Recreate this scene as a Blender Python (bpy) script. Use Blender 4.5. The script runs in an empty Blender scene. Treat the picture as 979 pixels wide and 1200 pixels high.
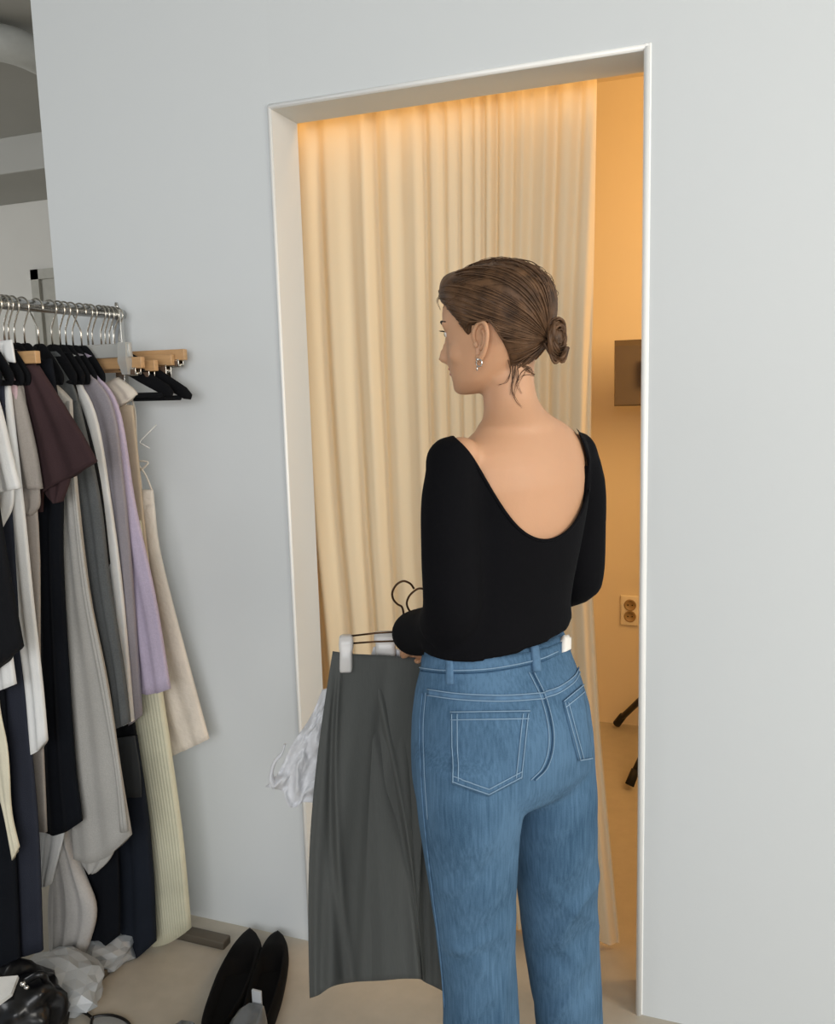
import bpy, bmesh, math, random
import numpy as np
from mathutils import Vector, Matrix, noise
from mathutils.bvhtree import BVHTree
random.seed(7)
S = bpy.context.scene
COL = S.collection
PI = math.pi

# ------------------------------------------------------------------ camera
F_PX, PITCH, ROLL, YAW = 1027.53, .1443, -.0285, -.3655
CAM = np.array([.2107, -1.8422, 1.42]); W, H = 979, 1200
_c, _s = math.cos(YAW), math.sin(YAW)
FWD = np.array([_s*math.cos(PITCH), _c*math.cos(PITCH), -math.sin(PITCH)])
_r0 = np.array([_c, -_s, 0.]); _u0 = np.cross(_r0, FWD)
RT = _r0*math.cos(ROLL) + _u0*math.sin(ROLL)
UP = -_r0*math.sin(ROLL) + _u0*math.cos(ROLL)
cd = bpy.data.cameras.new('camera'); cam = bpy.data.objects.new('camera', cd); COL.objects.link(cam)
cam.matrix_world = Matrix(((RT[0], UP[0], -FWD[0], CAM[0]), (RT[1], UP[1], -FWD[1], CAM[1]), (RT[2], UP[2], -FWD[2], CAM[2]), (0, 0, 0, 1)))
cd.sensor_fit = 'VERTICAL'; cd.sensor_height = 36; cd.lens = F_PX/H*36; cd.clip_start = .02
S.camera = cam

# ------------------------------------------------------------------ light and exposure
def hexc(h):
    h = h.lstrip('#'); v = [int(h[i:i+2], 16)/255 for i in (0, 2, 4)]
    return tuple(x/12.92 if x <= .04045 else ((x+.055)/1.055)**2.4 for x in v)
wd = bpy.data.worlds.new('world'); S.world = wd; wd.use_nodes = True
bg = wd.node_tree.nodes['Background']; bg.inputs[0].default_value = (.86, .93, 1, 1); bg.inputs[1].default_value = .37
def area(name, loc, target, sx, sy, power, color, spread=180):
    l = bpy.data.lights.new(name, 'AREA'); l.shape = 'RECTANGLE'; l.size = sx; l.size_y = sy; l.energy = power; l.color = color
    l.spread = math.radians(spread)
    o = bpy.data.objects.new(name, l); COL.objects.link(o); o.location = loc
    o.rotation_euler = (Vector(target)-Vector(loc)).to_track_quat('-Z', 'Y').to_euler()
    return o
area('shop_window_daylight', (.7, -4.3, 1.8), (-.7, 0, 1.3), 2.8, 1.6, 84, (.985, .99, 1.0))
area('side_window_daylight', (3.3, -1.5, 2.05), (-.6, 0, 1.2), 1.3, 1.3, 72, (1.0, .95, .87))
area('back_room_fill', (-6.6, -1.0, 2.0), (-4, 3.0, 1.9), 2.0, 1.6, 90, (.95, .97, 1))  # added fill to brighten the room beyond the partition, no window modelled there
area('fitting_room_lamp', (.85, .55, 1.9), (-.3, 1.7, 1.45), .6, .9, 22, (1, .60, .24))
area('curtain_strip_lamp', (-.5, .150, 2.10), (-.5, .172, 0), 1.0, .02, .5, (1, .54, .17))
S.view_settings.view_transform = 'Standard'; S.view_settings.look = 'None'
S.view_settings.gamma = 1; S.view_settings.use_curve_mapping = False
S.view_settings.exposure = .0

# ------------------------------------------------------------------ pixel helpers (photograph pixel -> place in the room)
def ray(px, py): return FWD + RT*((px-W/2)/F_PX) - UP*((py-H/2)/F_PX)
def hit(px, py, n, c):
    R = ray(px, py); n = np.array(n, float); t = (c-CAM@n)/(R@n); return CAM+R*t
def PX(px, py, x): return hit(px, py, (1, 0, 0), x)
def PY(px, py, y): return hit(px, py, (0, 1, 0), y)
def PZ(px, py, z): return hit(px, py, (0, 0, 1), z)

# ------------------------------------------------------------------ materials
def newmat(name):
    m = bpy.data.materials.new(name); m.use_nodes = True
    nt = m.node_tree; return m, nt, nt.nodes['Principled BSDF']
def N(nt, t, **kw):
    n = nt.nodes.new(t)
    for k, v in kw.items():
        if k in n.inputs: n.inputs[k].default_value = v
        else: setattr(n, k, v)
    return n
def mat(name, col, rough=.6, metal=0, var=.06, scale=18, bump=0, bscale=200, stretch=(1, 1, 1), spec=.5, sheen=0, trans=0, alpha=1, sss=0, coat=0, fine=0):
    m, nt, b = newmat(name); c = hexc(col) if isinstance(col, str) else col
    L = nt.links
    tc = N(nt, 'ShaderNodeTexCoord'); mp = N(nt, 'ShaderNodeMapping'); mp.inputs['Scale'].default_value = stretch
    L.new(tc.outputs['Object'], mp.inputs['Vector'])
    n1 = N(nt, 'ShaderNodeTexNoise', Scale=scale, Detail=5.0); L.new(mp.outputs[0], n1.inputs['Vector'])
    mx = N(nt, 'ShaderNodeMix', data_type='RGBA')
    mx.inputs[6].default_value = (*[max(0, x*(1-var)) for x in c], 1); mx.inputs[7].default_value = (*[min(1, x*(1+var)) for x in c], 1)
    src = n1.outputs['Fac']
    if fine:
        n3 = N(nt, 'ShaderNodeTexNoise', Scale=fine, Detail=3.0); L.new(mp.outputs[0], n3.inputs['Vector'])
        mm = N(nt, 'ShaderNodeMath', operation='ADD'); mm2 = N(nt, 'ShaderNodeMath', operation='MULTIPLY'); mm2.inputs[1].default_value = .5
        L.new(n1.outputs['Fac'], mm.inputs[0]); L.new(n3.outputs['Fac'], mm.inputs[1]); L.new(mm.outputs[0], mm2.inputs[0]); src = mm2.outputs[0]
    mr = N(nt, 'ShaderNodeMapRange'); mr.inputs[1].default_value = .3; mr.inputs[2].default_value = .7
    L.new(src, mr.inputs[0]); L.new(mr.outputs[0], mx.inputs[0]); L.new(mx.outputs[2], b.inputs['Base Color'])
    b.inputs['Roughness'].default_value = rough; b.inputs['Metallic'].default_value = metal
    b.inputs['Specular IOR Level'].default_value = spec
    b.inputs['Sheen Weight'].default_value = sheen; b.inputs['Sheen Roughness'].default_value = .5
    b.inputs['Transmission Weight'].default_value = trans; b.inputs['Alpha'].default_value = alpha
    b.inputs['Coat Weight'].default_value = coat
    if sss:
        b.inputs['Subsurface Weight'].default_value = sss; b.inputs['Subsurface Radius'].default_value = (.012, .005, .003); b.inputs['Subsurface Scale'].default_value = 1
    if bump:
        n2 = N(nt, 'ShaderNodeTexNoise', Scale=bscale, Detail=4.0); L.new(mp.outputs[0], n2.inputs['Vector'])
        bp = N(nt, 'ShaderNodeBump', Strength=bump, Distance=.004); L.new(n2.outputs['Fac'], bp.inputs['Height']); L.new(bp.outputs[0], b.inputs['Normal'])
    return m
def cloth(name, col, var=.1, fine=0, **kw):
    kw.setdefault('rough', .9); kw.setdefault('bump', .25); kw.setdefault('bscale', 420); kw.setdefault('spec', .15); kw.setdefault('scale', 9)
    return mat(name, col, var=var, fine=fine, **kw)

# ------------------------------------------------------------------ object helpers
ORG = {}
def empty(name, loc, label, cat, group=None):
    o = bpy.data.objects.new(name, None); COL.objects.link(o); o.location = loc; o.empty_display_size = .05
    o['label'] = label; o['category'] = cat
    if group: o['group'] = group
    ORG[o.name] = np.array(loc, float); return o
def obj(name, vf, m, parent=None, smooth=True, label=None):
    v, f = vf; v = np.array(v, float)
    org = ORG[parent.name] if parent else np.array([*((v.min(0)+v.max(0))/2)[:2], v.min(0)[2]])
    me = bpy.data.meshes.new(name); me.from_pydata((v-org).tolist(), [], [tuple(int(i) for i in q) for q in f]); me.update()
    bm = bmesh.new(); bm.from_mesh(me); bmesh.ops.recalc_face_normals(bm, faces=bm.faces); bm.to_mesh(me); bm.free()
    for p in me.polygons: p.use_smooth = smooth
    me.materials.append(m)
    o = bpy.data.objects.new(name, me); COL.objects.link(o)
    if parent: o.parent = parent
    else: o.location = org
    ORG[o.name] = org
    if label: o['label'] = label
    return o
def tag(o, label, cat, group=None):
    o['label'] = label; o['category'] = cat
    if group: o['group'] = group
    return o
def struct(name, vf, m, smooth=False):
    o = obj(name, vf, m, None, smooth); o['kind'] = 'structure'; return o
def join(*parts):
    V, F_, n = [], [], 0
    for v, f in parts:
        V.extend([tuple(p) for p in v]); F_.extend([tuple(i+n for i in q) for q in f]); n += len(v)
    return V, F_
def box(x0, x1, y0, y1, z0, z1):
    v = [(x, y, z) for z in (z0, z1) for y in (y0, y1) for x in (x0, x1)]
    return v, [(0, 2, 3, 1), (4, 5, 7, 6), (0, 1, 5, 4), (2, 6, 7, 3), (0, 4, 6, 2), (1, 3, 7, 5)]
def bevbox(x0, x1, y0, y1, z0, z1, bev=.004, seg=2, M=None):
    bm = bmesh.new(); v, f = box(x0, x1, y0, y1, z0, z1); vs = [bm.verts.new(p) for p in v]
    for q in f: bm.faces.new([vs[i] for i in q])
    bmesh.ops.recalc_face_normals(bm, faces=bm.faces)
    bmesh.ops.bevel(bm, geom=bm.edges[:], offset=bev, segments=seg, affect='EDGES', profile=.6)
    if M is not None: bmesh.ops.transform(bm, matrix=M, verts=bm.verts)
    bm.verts.index_update()
    r = [tuple(v.co) for v in bm.verts], [[v.index for v in q.verts] for q in bm.faces]; bm.free(); return r
def loft(rings, cap=True, closed=True):
    n = len(rings[0]); V = [tuple(p) for r in rings for p in r]; F_ = []
    for i in range(len(rings)-1):
        for j in range(n if closed else n-1):
            a, b = i*n+j, i*n+(j+1) % n; F_.append((a, b, b+n, a+n))
    if cap and closed: F_.append(tuple(range(n-1, -1, -1))); F_.append(tuple(range((len(rings)-1)*n, len(rings)*n)))
    return V, F_
def catmull(P, n):
    P = [np.array(p, float) for p in P]
    if len(P) == 2: return [P[0]+(P[1]-P[0])*t for t in np.linspace(0, 1, n)]
    Q = [2*P[0]-P[1]]+P+[2*P[-1]-P[-2]]; out = []
    for t in np.linspace(0, len(P)-1, n):
        i = min(int(t), len(P)-2); u = t-i; a, b, c, d = Q[i:i+4]
        out.append(.5*((2*b)+(c-a)*u+(2*a-5*b+4*c-d)*u*u+(3*b-a-3*c+d)*u**3))
    return out
def tube(path, rad, n=8, flat=1.0, up=(0, 0, 1), cap=True):
    P = [np.array(p, float) for p in path]; rad = [rad]*len(P) if np.isscalar(rad) else list(rad)
    rings = []; prev = None
    for i, p in enumerate(P):
        t = P[min(i+1, len(P)-1)]-P[max(i-1, 0)]; t /= np.linalg.norm(t)+1e-12
        if prev is None:
            a = np.cross(t, up)
            if np.linalg.norm(a) < 1e-3: a = np.cross(t, (1, .3, 0))
        else: a = prev-t*(prev@t)
        a /= np.linalg.norm(a); prev = a; b = np.cross(t, a)
        rings.append([p+rad[i]*(math.cos(k*2*PI/n)*a+flat*math.sin(k*2*PI/n)*b) for k in range(n)])
    return loft(rings, cap)
def ellipsoid(c, r, M=None, nu=20, nv=12):
    V, F_ = [], []
    for i in range(1, nv):
        for j in range(nu):
            th = PI*i/nv; ph = 2*PI*j/nu; V.append([r[0]*math.sin(th)*math.cos(ph), r[1]*math.sin(th)*math.sin(ph), r[2]*math.cos(th)])
    for i in range(nv-2):
        for j in range(nu): a = i*nu+j; b = i*nu+(j+1) % nu; F_.append((a, b, b+nu, a+nu))
    V += [[0, 0, r[2]], [0, 0, -r[2]]]
    for j in range(nu): F_.append((len(V)-2, (j+1) % nu, j)); F_.append((len(V)-1, (nv-2)*nu+j, (nv-2)*nu+(j+1) % nu))
    V = np.array(V)
    if M is not None: V = V@np.array(M).T
    return (V+np.array(c)).tolist(), F_
def ev(vf, mods):
    """run modifiers on a mesh and hand back its vertices and faces"""
    me = bpy.data.meshes.new('tmp'); me.from_pydata([tuple(map(float, p)) for p in vf[0]], [], [tuple(int(i) for i in q) for q in vf[1]]); me.update()
    bm = bmesh.new(); bm.from_mesh(me); bmesh.ops.recalc_face_normals(bm, faces=bm.faces); bm.to_mesh(me); bm.free()
    o = bpy.data.objects.new('tmp', me); COL.objects.link(o)
    for t, kw in mods:
        md = o.modifiers.new('m', t)
        for k, v in kw.items(): setattr(md, k, v)
    dg = bpy.context.evaluated_depsgraph_get(); e = o.evaluated_get(dg).to_mesh()
    r = [tuple(v.co) for v in e.vertices], [tuple(p.vertices) for p in e.polygons]
    o.evaluated_get(dg).to_mesh_clear(); bpy.data.objects.remove(o); bpy.data.meshes.remove(me); return r
def remesh(vf, vox, it=6, fac=.5):
    return ev(vf, [('REMESH', dict(mode='VOXEL', voxel_size=vox)), ('SMOOTH', dict(iterations=it, factor=fac))])
def boolean(a, b):
    me = bpy.data.meshes.new('cut'); me.from_pydata([tuple(map(float, p)) for p in b[0]], [], [tuple(q) for q in b[1]]); me.update()
    bm = bmesh.new(); bm.from_mesh(me); bmesh.ops.recalc_face_normals(bm, faces=bm.faces); bm.to_mesh(me); bm.free()
    o = bpy.data.objects.new('cut', me); COL.objects.link(o)
    r = ev(a, [('BOOLEAN', dict(operation='DIFFERENCE', object=o, solver='EXACT'))])
    bpy.data.objects.remove(o); bpy.data.meshes.remove(me); return r

# ================================================================== SETTING
M_wall = mat('white_wall_paint', '#d4d8d9', .75, var=.012, scale=1.2, bump=.06, bscale=60)
M_floor = mat('pale_concrete_floor', '#b2aa9c', .42, var=.09, scale=2.2, bump=.03, bscale=40, fine=25)
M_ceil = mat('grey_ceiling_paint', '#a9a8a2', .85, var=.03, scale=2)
M_far = mat('far_wall_paint', '#cfcdc6', .85, var=.02, scale=2)
M_trim = mat('white_corner_bead', '#f1f1ee', .35, var=.01)
M_fit = mat('fitting_room_paint', '#e9dcc4', .7, var=.015, scale=1.5)
WL, HT, TH, XE = -.8203, 2.0437, .1227, -1.4775; CZ = 3.0
struct('floor', box(-7, 5, -5, 4, -.1, 0), M_floor)
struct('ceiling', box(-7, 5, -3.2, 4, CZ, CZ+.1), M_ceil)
struct('wall_left', box(XE, WL, 0, TH, 0, CZ), M_wall)
struct('wall_right', box(0, 4, 0, TH, 0, CZ), M_wall)
struct('wall_front', box(WL, 0, 0, TH, HT, CZ), M_wall)
# raised white bead round the opening
bd = .0085
def bead(pts, r):
    return tube(pts, r, 10)
struct('trim_1', join(bead([(.006, .0005, 0), (.006, .0005, HT+.006)], .0065), bead([(.006, .0005, HT+.006), (WL-.005, .0005, HT+.006)], .0055), bead([(WL-.005, .0005, HT+.006), (WL-.005, .0005, 0)], .0045)), M_trim, True)
struct('trim_2', bevbox(-.0005, .014, -.0025, .004, 0, HT+.013, .002, 1), M_trim)
# fitting room behind the curtain
struct('wall_back', box(-1.45, 1.5, 1.7, 1.8, 0, 2.53), M_fit)
struct('wall_fitting_left', box(-1.47, -1.4, TH, 1.7, 0, 2.53), M_fit)
struct('wall_fitting_right', box(1.4, 1.5, TH, 1.7, 0, 2.53), M_fit)
struct('ceiling_fitting', box(-1.47, 1.5, TH, 1.8, 2.53, 2.6), M_fit)
# the room beyond the end of the partition
struct('wall_far', box(-7, -1.0, 3.3, 3.4, 0, CZ), M_far)
struct('wall_side', box(-7.1, -7, -5, 3.4, 0, CZ), M_far)
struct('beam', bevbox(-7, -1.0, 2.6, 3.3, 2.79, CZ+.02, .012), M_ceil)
dx0 = PY(41, 330, 3.3)[0]; dz = PY(50, 316, 3.3)[2]
struct('door_1', join(box(dx0, dx0+.07, 3.26, 3.3, 0, dz), box(dx0, dx0+.95, 3.26, 3.3, dz-.07, dz), box(dx0+.88, dx0+.95, 3.26, 3.3, 0, dz), box(dx0+.07, dx0+.88, 3.285, 3.3, 0, dz-.07)), mat('grey_door_paint', '#a8a69c', .6))
dct = catmull([PZ(-120, 36, 2.92), PZ(-40, 44, 2.92), PZ(10, 52, 2.91), PZ(45, 66, 2.90), PZ(80, 88, 2.9)], 20)
dr = tube(dct, .075, 20)
tag(obj('ceiling_duct', dr, mat('duct_grey', '#c2c4c0', .5)), 'pale grey round duct running under the dim ceiling at top left', 'duct')

# ------------------------------------------------------------------ curtain
M_cur, nt, b = newmat('cream_curtain_cloth')
c = hexc('#ecdbba'); b.inputs['Base Color'].default_value = (*c, 1); b.inputs['Roughness'].default_value = .95; b.inputs['Specular IOR Level'].default_value = .1
tc = N(nt, 'ShaderNodeTexCoord'); n2 = N(nt, 'ShaderNodeTexNoise', Scale=600.0); bp = N(nt, 'ShaderNodeBump', Strength=.1, Distance=.002)
nt.links.new(tc.outputs['Object'], n2.inputs['Vector']); nt.links.new(n2.outputs['Fac'], bp.inputs['Height']); nt.links.new(bp.outputs[0], b.inputs['Normal'])
tr = N(nt, 'ShaderNodeBsdfTranslucent'); tr.inputs[0].default_value = (c[0], c[1]*.93, c[2]*.8, 1); ms = N(nt, 'ShaderNodeMixShader'); ms.inputs[0].default_value = .14
nt.links.new(b.outputs[0], ms.inputs[1]); nt.links.new(tr.outputs[0], ms.inputs[2]); nt.links.new(ms.outputs[0], nt.nodes['Material Output'].inputs['Surface'])
ct = empty('curtain', (-.6, .2, 0), 'cream full-length curtain hanging in soft folds behind the doorway opening', 'curtain')
YC = .21
redge = [(2.52, PY(697, 95, YC)[0]), (PY(697, 95, YC)[2], PY(697, 95, YC)[0]), (PY(691, 420, YC)[2], PY(691, 420, YC)[0]), (PY(692, 640, YC)[2], PY(691, 640, YC)[0]), (PY(703, 860, YC)[2], PY(704, 860, YC)[0]), (.012, PY(728, 1112, YC)[0])]
rz = [p[0] for p in redge][::-1]; rx = [p[1] for p in redge][::-1]
XL0 = -1.36; nx, nz = 420, 60
fold_x = sorted([-1.33, -1.23, -1.13, -1.04, -.95, -.87, -.795, -.72, -.645, -.575, -.515, -.465, -.43, -.395, -.365, -.335, -.30, -.255, -.205, -.15, -.10])
def fold(u, z):
    # u: undeformed position along the curtain; folds are valleys at fold_x
    k = np.interp(u, fold_x, np.arange(len(fold_x)))
    w = np.interp(u, [-1.3, -.7, -.5, -.3, -.1], [.019, .0155, .0125, .0115, .016])
    ph = .55*noise.noise((u*1.7, z*.5, 3.1)) + .16*noise.noise((u*5, z*.9, 9.1))
    a = w*(.60+.75*noise.noise((k*.83, z*.6, 1.7)))
    f1 = a*math.cos(2*PI*(k+ph))
    f2 = .22*a*math.cos(4*PI*(k+ph)+1.2*math.sin(z*1.1+k*.7))
    return (f1+f2)*(.75+.25*min(1, (2.5-z)/1.2))
V, Fc = [], []
for j in range(nz+1):
    z = .012+(2.52-.012)*j/nz; xr = np.interp(z, rz, rx)
    for i in range(nx+1):
        t = i/nx; u = XL0+(-.10-XL0)*t; x = XL0+(xr-XL0)*t
        V.append((x+.006*math.sin(9*u+z), YC+fold(u, z), z+.004*math.sin(u*40)*(j == 0)))
for j in range(nz):
    for i in range(nx): a = j*(nx+1)+i; Fc.append((a, a+1, a+nx+2, a+nx+1))
cl = obj('drape', (V, Fc), M_cur, ct)
hem = []
for i in range(nx+1): p = V[i]; hem.append((p[0], p[1]-.001, .022))
ctr = obj('curtain_track', bevbox(-1.39, .9, YC-.02, YC+.02, 2.505, 2.53, .003), M_trim, ct)

# ------------------------------------------------------------------ outlet and studio light in the fitting room
M_plate = mat('outlet_plastic', '#f0e6d2', .4, var=.01)
p0 = PY(728, 697, 1.7); p1 = PY(748.5, 733, 1.7)
ol = empty('wall_outlet', ((p0[0]+p1[0])/2, 1.7, p1[2]), 'small two-socket power outlet low on the orange-lit back wall', 'outlet')
obj('cover_plate', bevbox(p0[0], p1[0], 1.690, 1.7, p1[2], p0[2], .004), M_plate, ol)
M_hole = mat('socket_shade', '#a58a60', .5)
xm = (p0[0]+p1[0])/2+.003; hz_ = (p0[2]-p1[2])
for k in (.31, .69):
    zc = p1[2]+hz_*k; R_ = .021
    ang = np.linspace(0, 2*PI, 28, endpoint=False)
    rg = [[(xm+r_*math.cos(a), y_, zc+r_*math.sin(a)) for a in ang] for r_, y_ in ((R_+.003, 1.691), (R_+.003, 1.6875), (R_, 1.6870), (R_-.0035, 1.6885), (R_-.004, 1.6896))]
    so = obj('socket', loft(rg, True), M_hole, ol)
    for sx in (-.0085, .0085): obj('contact_hole', tube([(xm+sx, 1.6892, zc), (xm+sx, 1.6880, zc)], .0028, 10), mat('dark_hole', '#2a1c10', .8), so)

M_blk = mat('black_metal', '#24211f', .45, var=.05)
LX, LY = .03, 1.43
st = empty('studio_light', (LX, LY, 0), 'dark grey studio light panel on a black tripod inside the orange fitting room', 'light')
f1, f2 = PZ(723, 850, .012), PZ(738, 922, .012)
a1 = math.atan2(f1[1]-LY, f1[0]-LX); rr = .37
feet = [f1, f2, np.array([LX+.37, LY-.05, .012])]
for q in feet:
    top = np.array([LX, LY, .40 if q is not feet[1] else .40])+ (q-np.array([LX, LY, 0]))*np.array([.06, .06, 0])
    lg = obj('leg', tube([top, q+np.array([0, 0, .012])], .0125, 12), M_blk, st)
    dirv = (q-top)/np.linalg.norm(q-top)
    obj('rubber_foot', tube([q+np.array([0, 0, .014])-dirv*.05, q+np.array([0, 0, .006])], [.015, .016], 12), mat('rubber', '#161413', .8), lg)
obj('pole', join(tube([(LX, LY, .12), (LX, LY, .8)], .014, 14), tube([(LX, LY, .8), (LX, LY, 1.36)], .010, 14), tube([(LX, LY, .78), (LX, LY, .83)], .019, 14)), M_blk, st)
obj('collar', tube([(LX, LY, .36), (LX, LY, .42)], .026, 14), M_blk, st)
pa, pb = PY(720.5, 399, 1.43), PY(722.5, 476, 1.43)
px0, z0, z1 = pa[0], pb[2], pa[2]; px1 = 2*LX-px0
def rect(x0, x1, z0, z1, y): return [(x0, y, z0), (x1, y, z0), (x1, y, z1), (x0, y, z1)]
M_pan = mat('panel_grey', '#665a4d', .55, var=.03)
i1 = .014
obj('panel', loft([rect(px0, px1, z0, z1, 1.455), rect(px0, px1, z0, z1, 1.43), rect(px0+i1*.4, px1-i1, z0+.006, z1-i1*1.5, 1.408)], True), M_pan, st, False)
obj('controller', bevbox(px0+.10, LX+.06, 1.385, 1.41, (z0+z1)/2-.045, (z0+z1)/2+.045, .004), M_blk, st)
obj('bracket', tube([(LX, LY, 1.34), (LX, LY-.01, (z0+z1)/2)], .012, 10), M_blk, st)

# ================================================================== CLOTHES RACK
XR = -1.255; RZ = 1.612; YE = -.04
M_chr = mat('brushed_chrome', '#c9c8c4', .22, 1, var=.03)
M_foot = mat('dark_taupe_metal', '#5d564b', .5, .3, var=.05)
rk = empty('clothes_rack', (XR, -.6, 0), 'chrome clothes rack loaded with garments, standing end-on to the white wall', 'clothes rack')
obj('rail', tube([(XR, YE-1.25, RZ), (XR, YE+.02, RZ)], .0125, 16), M_chr, rk)
for yy in (YE, YE-1.25):
    obj('post', bevbox(XR-.014, XR+.014, yy-.008, yy+.008, .02, RZ+.012, .003), M_chr, rk)
    obj('foot', bevbox(XR-.24, XR+.235, yy-.065, yy-.03, 0, .022, .004), M_foot, rk)
obj('base_bar', bevbox(XR-.018, XR+.018, YE-1.25, YE, .002, .02, .003), M_foot, rk)
obj('end_knob', tube([(XR, YE-.0, RZ+.008), (XR, YE, RZ+.028)], [.007, .004], 10), M_chr, rk)

# ---- cloth panels on planes square to the rail
def panel(y, L, R, th=.009, nr=26, nc=18, folds=3, fa=.35, seed=0, sag=0, twist=0):
    """closed soft cloth panel between a left and a right edge given as (x, z) points"""
    L = catmull([(p[0], p[1]) for p in L], nr); R = catmull([(p[0], p[1]) for p in R], nr); rings = []
    rs = random.Random(seed); ph = rs.random()*6
    for k in range(nr):
        t = k/(nr-1); l, r_ = L[k], R[k]; w = np.linalg.norm(r_-l); ring = []
        n = nc*2; amp = min(1, t*2.5+.15)
        for j in range(n):
            a = 2*PI*j/n; s = .5-.5*math.cos(a); e = math.sin(a); e = math.copysign(abs(e)**.6, e)
            p = l+(r_-l)*s
            yy = y+e*th*min(1, .35+.9*min(1, w/.03))*(.75+.25*amp)+th*fa*amp*math.sin(s*folds*2*PI*.8+ph+1.2*t)*math.sin(PI*min(1, max(0, s)))
            zz = p[1]-(sag*math.sin(PI*s) if k == nr-1 else sag*math.sin(PI*s)*t**6)
            ring.append((p[0], yy, zz))
        rings.append(ring)
    return loft(rings, True)
def pq(y, pts): return [(PY(px, py, y)[0], PY(px, py, y)[2]) for px, py in pts]
def mirror(vf): return [(2*XR-p[0], p[1], p[2]) for p in vf[0]], vf[1]
def body_edges(y, pts, minw=.10):
    R = pq(y, pts)
    if pts[0][1] < 445: R = [(XR+.018, RZ-.096), (max(XR+.03, (XR+R[0][0])/2), max(RZ-.108, R[0][1]+.004))]+R
    L = [(min(2*XR-x, x-minw) if i > 1 else 2*XR-x, z) for i, (x, z) in enumerate(R)]; return L, R
GROUP = 'garments hanging on the chrome rack'
def garment(name, y, label, cat, pieces, m):
    """pieces: list of (part name, vf)"""
    allv = np.array([p for _, vf, *_ in pieces for p in vf[0]])
    g = empty(name, (XR, y, allv[:, 2].min()), label, cat, GROUP)
    for pn, vf, *mm in pieces: obj(pn, vf, mm[0] if mm else m, g)
    return g
C_ = {k: cloth('cloth_'+k, v, **kw) for k, (v, kw) in dict(
    black=('#141518', {}), navyblack=('#101319', {}), charcoal=('#2b2e38', {}), white=('#dfe0df', {}), brown=('#3d2d2f', {}), warmgrey=('#9b948d', dict(fine=300)),
    lightgrey=('#b3b1ac', dict(fine=260)), palegrey=('#bab7b3', dict(fine=200)), darkgrey=('#5c5f60', dict(fine=300, var=.18)), lavgrey=('#918c92', dict(fine=260)), lavender=('#bbafc4', dict(fine=200)),
    yellow=('#d2cfb6', {}), beige=('#c2b19a', {}), cream=('#ddd3c4', {}), navy=('#1d222b', {}), greyblk=('#3d3f40', {}), pink=('#c3a9ae', dict(fine=260)), ivory=('#d9d3bd', {})).items()}
def strip(y, Lp, Rp, **kw): return panel(y, pq(y, Lp), pq(y, Rp), **kw)

# front to back -------------------------------------------------------
y = -.53
garment('jacket', y, 'black jacket hanging at the very left edge with a wide sleeve hem', 'jacket', [
    ('body', panel(y, *body_edges(y, [(-45, 430), (-20, 470), (-18, 620), (-16, 780)]), th=.012)),
    ('sleeve', strip(y-.012, [(-40, 470), (-50, 600), (-40, 700), (-22, 800)], [(-25, 462), (-8, 560), (8, 660), (26, 757)], th=.016))], C_['black'])
y = -.505
garment('shirt', y, 'white shirt with its cuff showing under the black jacket sleeve', 'shirt', [
    ('body', panel(y, *body_edges(y, [(-40, 430), (-15, 460), (-14, 600), (-12, 760)]), th=.008)),
    ('sleeve', strip(y, [(-35, 450), (-30, 600), (-22, 720), (-8, 812)], [(-25, 450), (-4, 600), (10, 740), (18, 802)], th=.011))], C_['white'])
y = -.493
garment('scarf', y, 'narrow cream scarf tail hanging low at the left edge', 'scarf', [
    ('tail', strip(y, [(-40, 420), (-25, 780), (-14, 880), (4, 950), (15, 1008)], [(-20, 420), (-5, 780), (9, 880), (13, 950), (22, 992)], th=.006))], C_['ivory'])
y = -.475
garment('trousers', y, 'long black trousers, leftmost and lowest of the dark garments', 'trousers', [
    ('waistband', strip(y, [(-70, 455), (-70, 480)], [(-8, 452), (-8, 478)], th=.009, nr=6)),
    ('leg', strip(y, [(-80, 480), (-80, 800), (-70, 1000), (-60, 1160)], [(-8, 478), (2, 780), (17, 1000), (24, 1150)], th=.018)),], C_['navyblack'])
y = -.46
garment('t_shirt', y, 'white short-sleeved top, first pale sleeve from the left edge', 'top', [
    ('body', panel(y, *body_edges(y, [(-20, 405), (-12, 430), (-10, 600), (-4, 700)]), th=.008)),
    ('sleeve', strip(y-.008, [(-25, 440), (-22, 500), (-10, 550), (-2, 578)], [(-16, 428), (1, 482), (12, 530), (22.5, 572)], th=.013)),
    ('sleeve_lining', strip(y-.004, [(-20, 560), (-18, 600), (-10, 620)], [(16, 565), (14, 595), (2, 618)], th=.009))], C_['white'])
y = -.445
garment('trousers', y, 'charcoal navy trousers between the white long sleeve and the leftmost black trousers', 'trousers', [
    ('waistband', strip(y, [(-60, 455), (-60, 480)], [(5, 452), (6, 478)], th=.008, nr=6)),
    ('leg', strip(y, [(-50, 478), (-35, 800), (-20, 1000), (-10, 1125)], [(6, 478), (26, 770), (44, 960), (50, 1114)], th=.012))], C_['charcoal'])
y = -.43
garment('shirt', y, 'white long-sleeved shirt whose long narrow sleeve hangs beside the grey tee', 'shirt', [
    ('body', panel(y, *body_edges(y, [(-5, 405), (10, 430), (18, 600), (22, 790)]), th=.008)),
    ('sleeve', strip(y-.006, [(2, 470), (3, 600), (14, 720), (27, 800), (34, 882)], [(10, 440), (26, 580), (38, 700), (49, 800), (55, 866)], th=.010, sag=.012))], C_['white'])
y = -.418
garment('sweater', y, 'pale pink knit top with a white neckband, folded over its hanger', 'top', [
    ('body', panel(y, *body_edges(y, [(2, 402), (13, 420), (20, 450), (24, 600), (28, 760)]), th=.007)),
    ('neckband', strip(y-.01, [(-14, 402), (-10, 420)], [(14, 398), (18, 425)], th=.006, nr=8), C_['white'])], C_['pink'])
y = -.40
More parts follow.
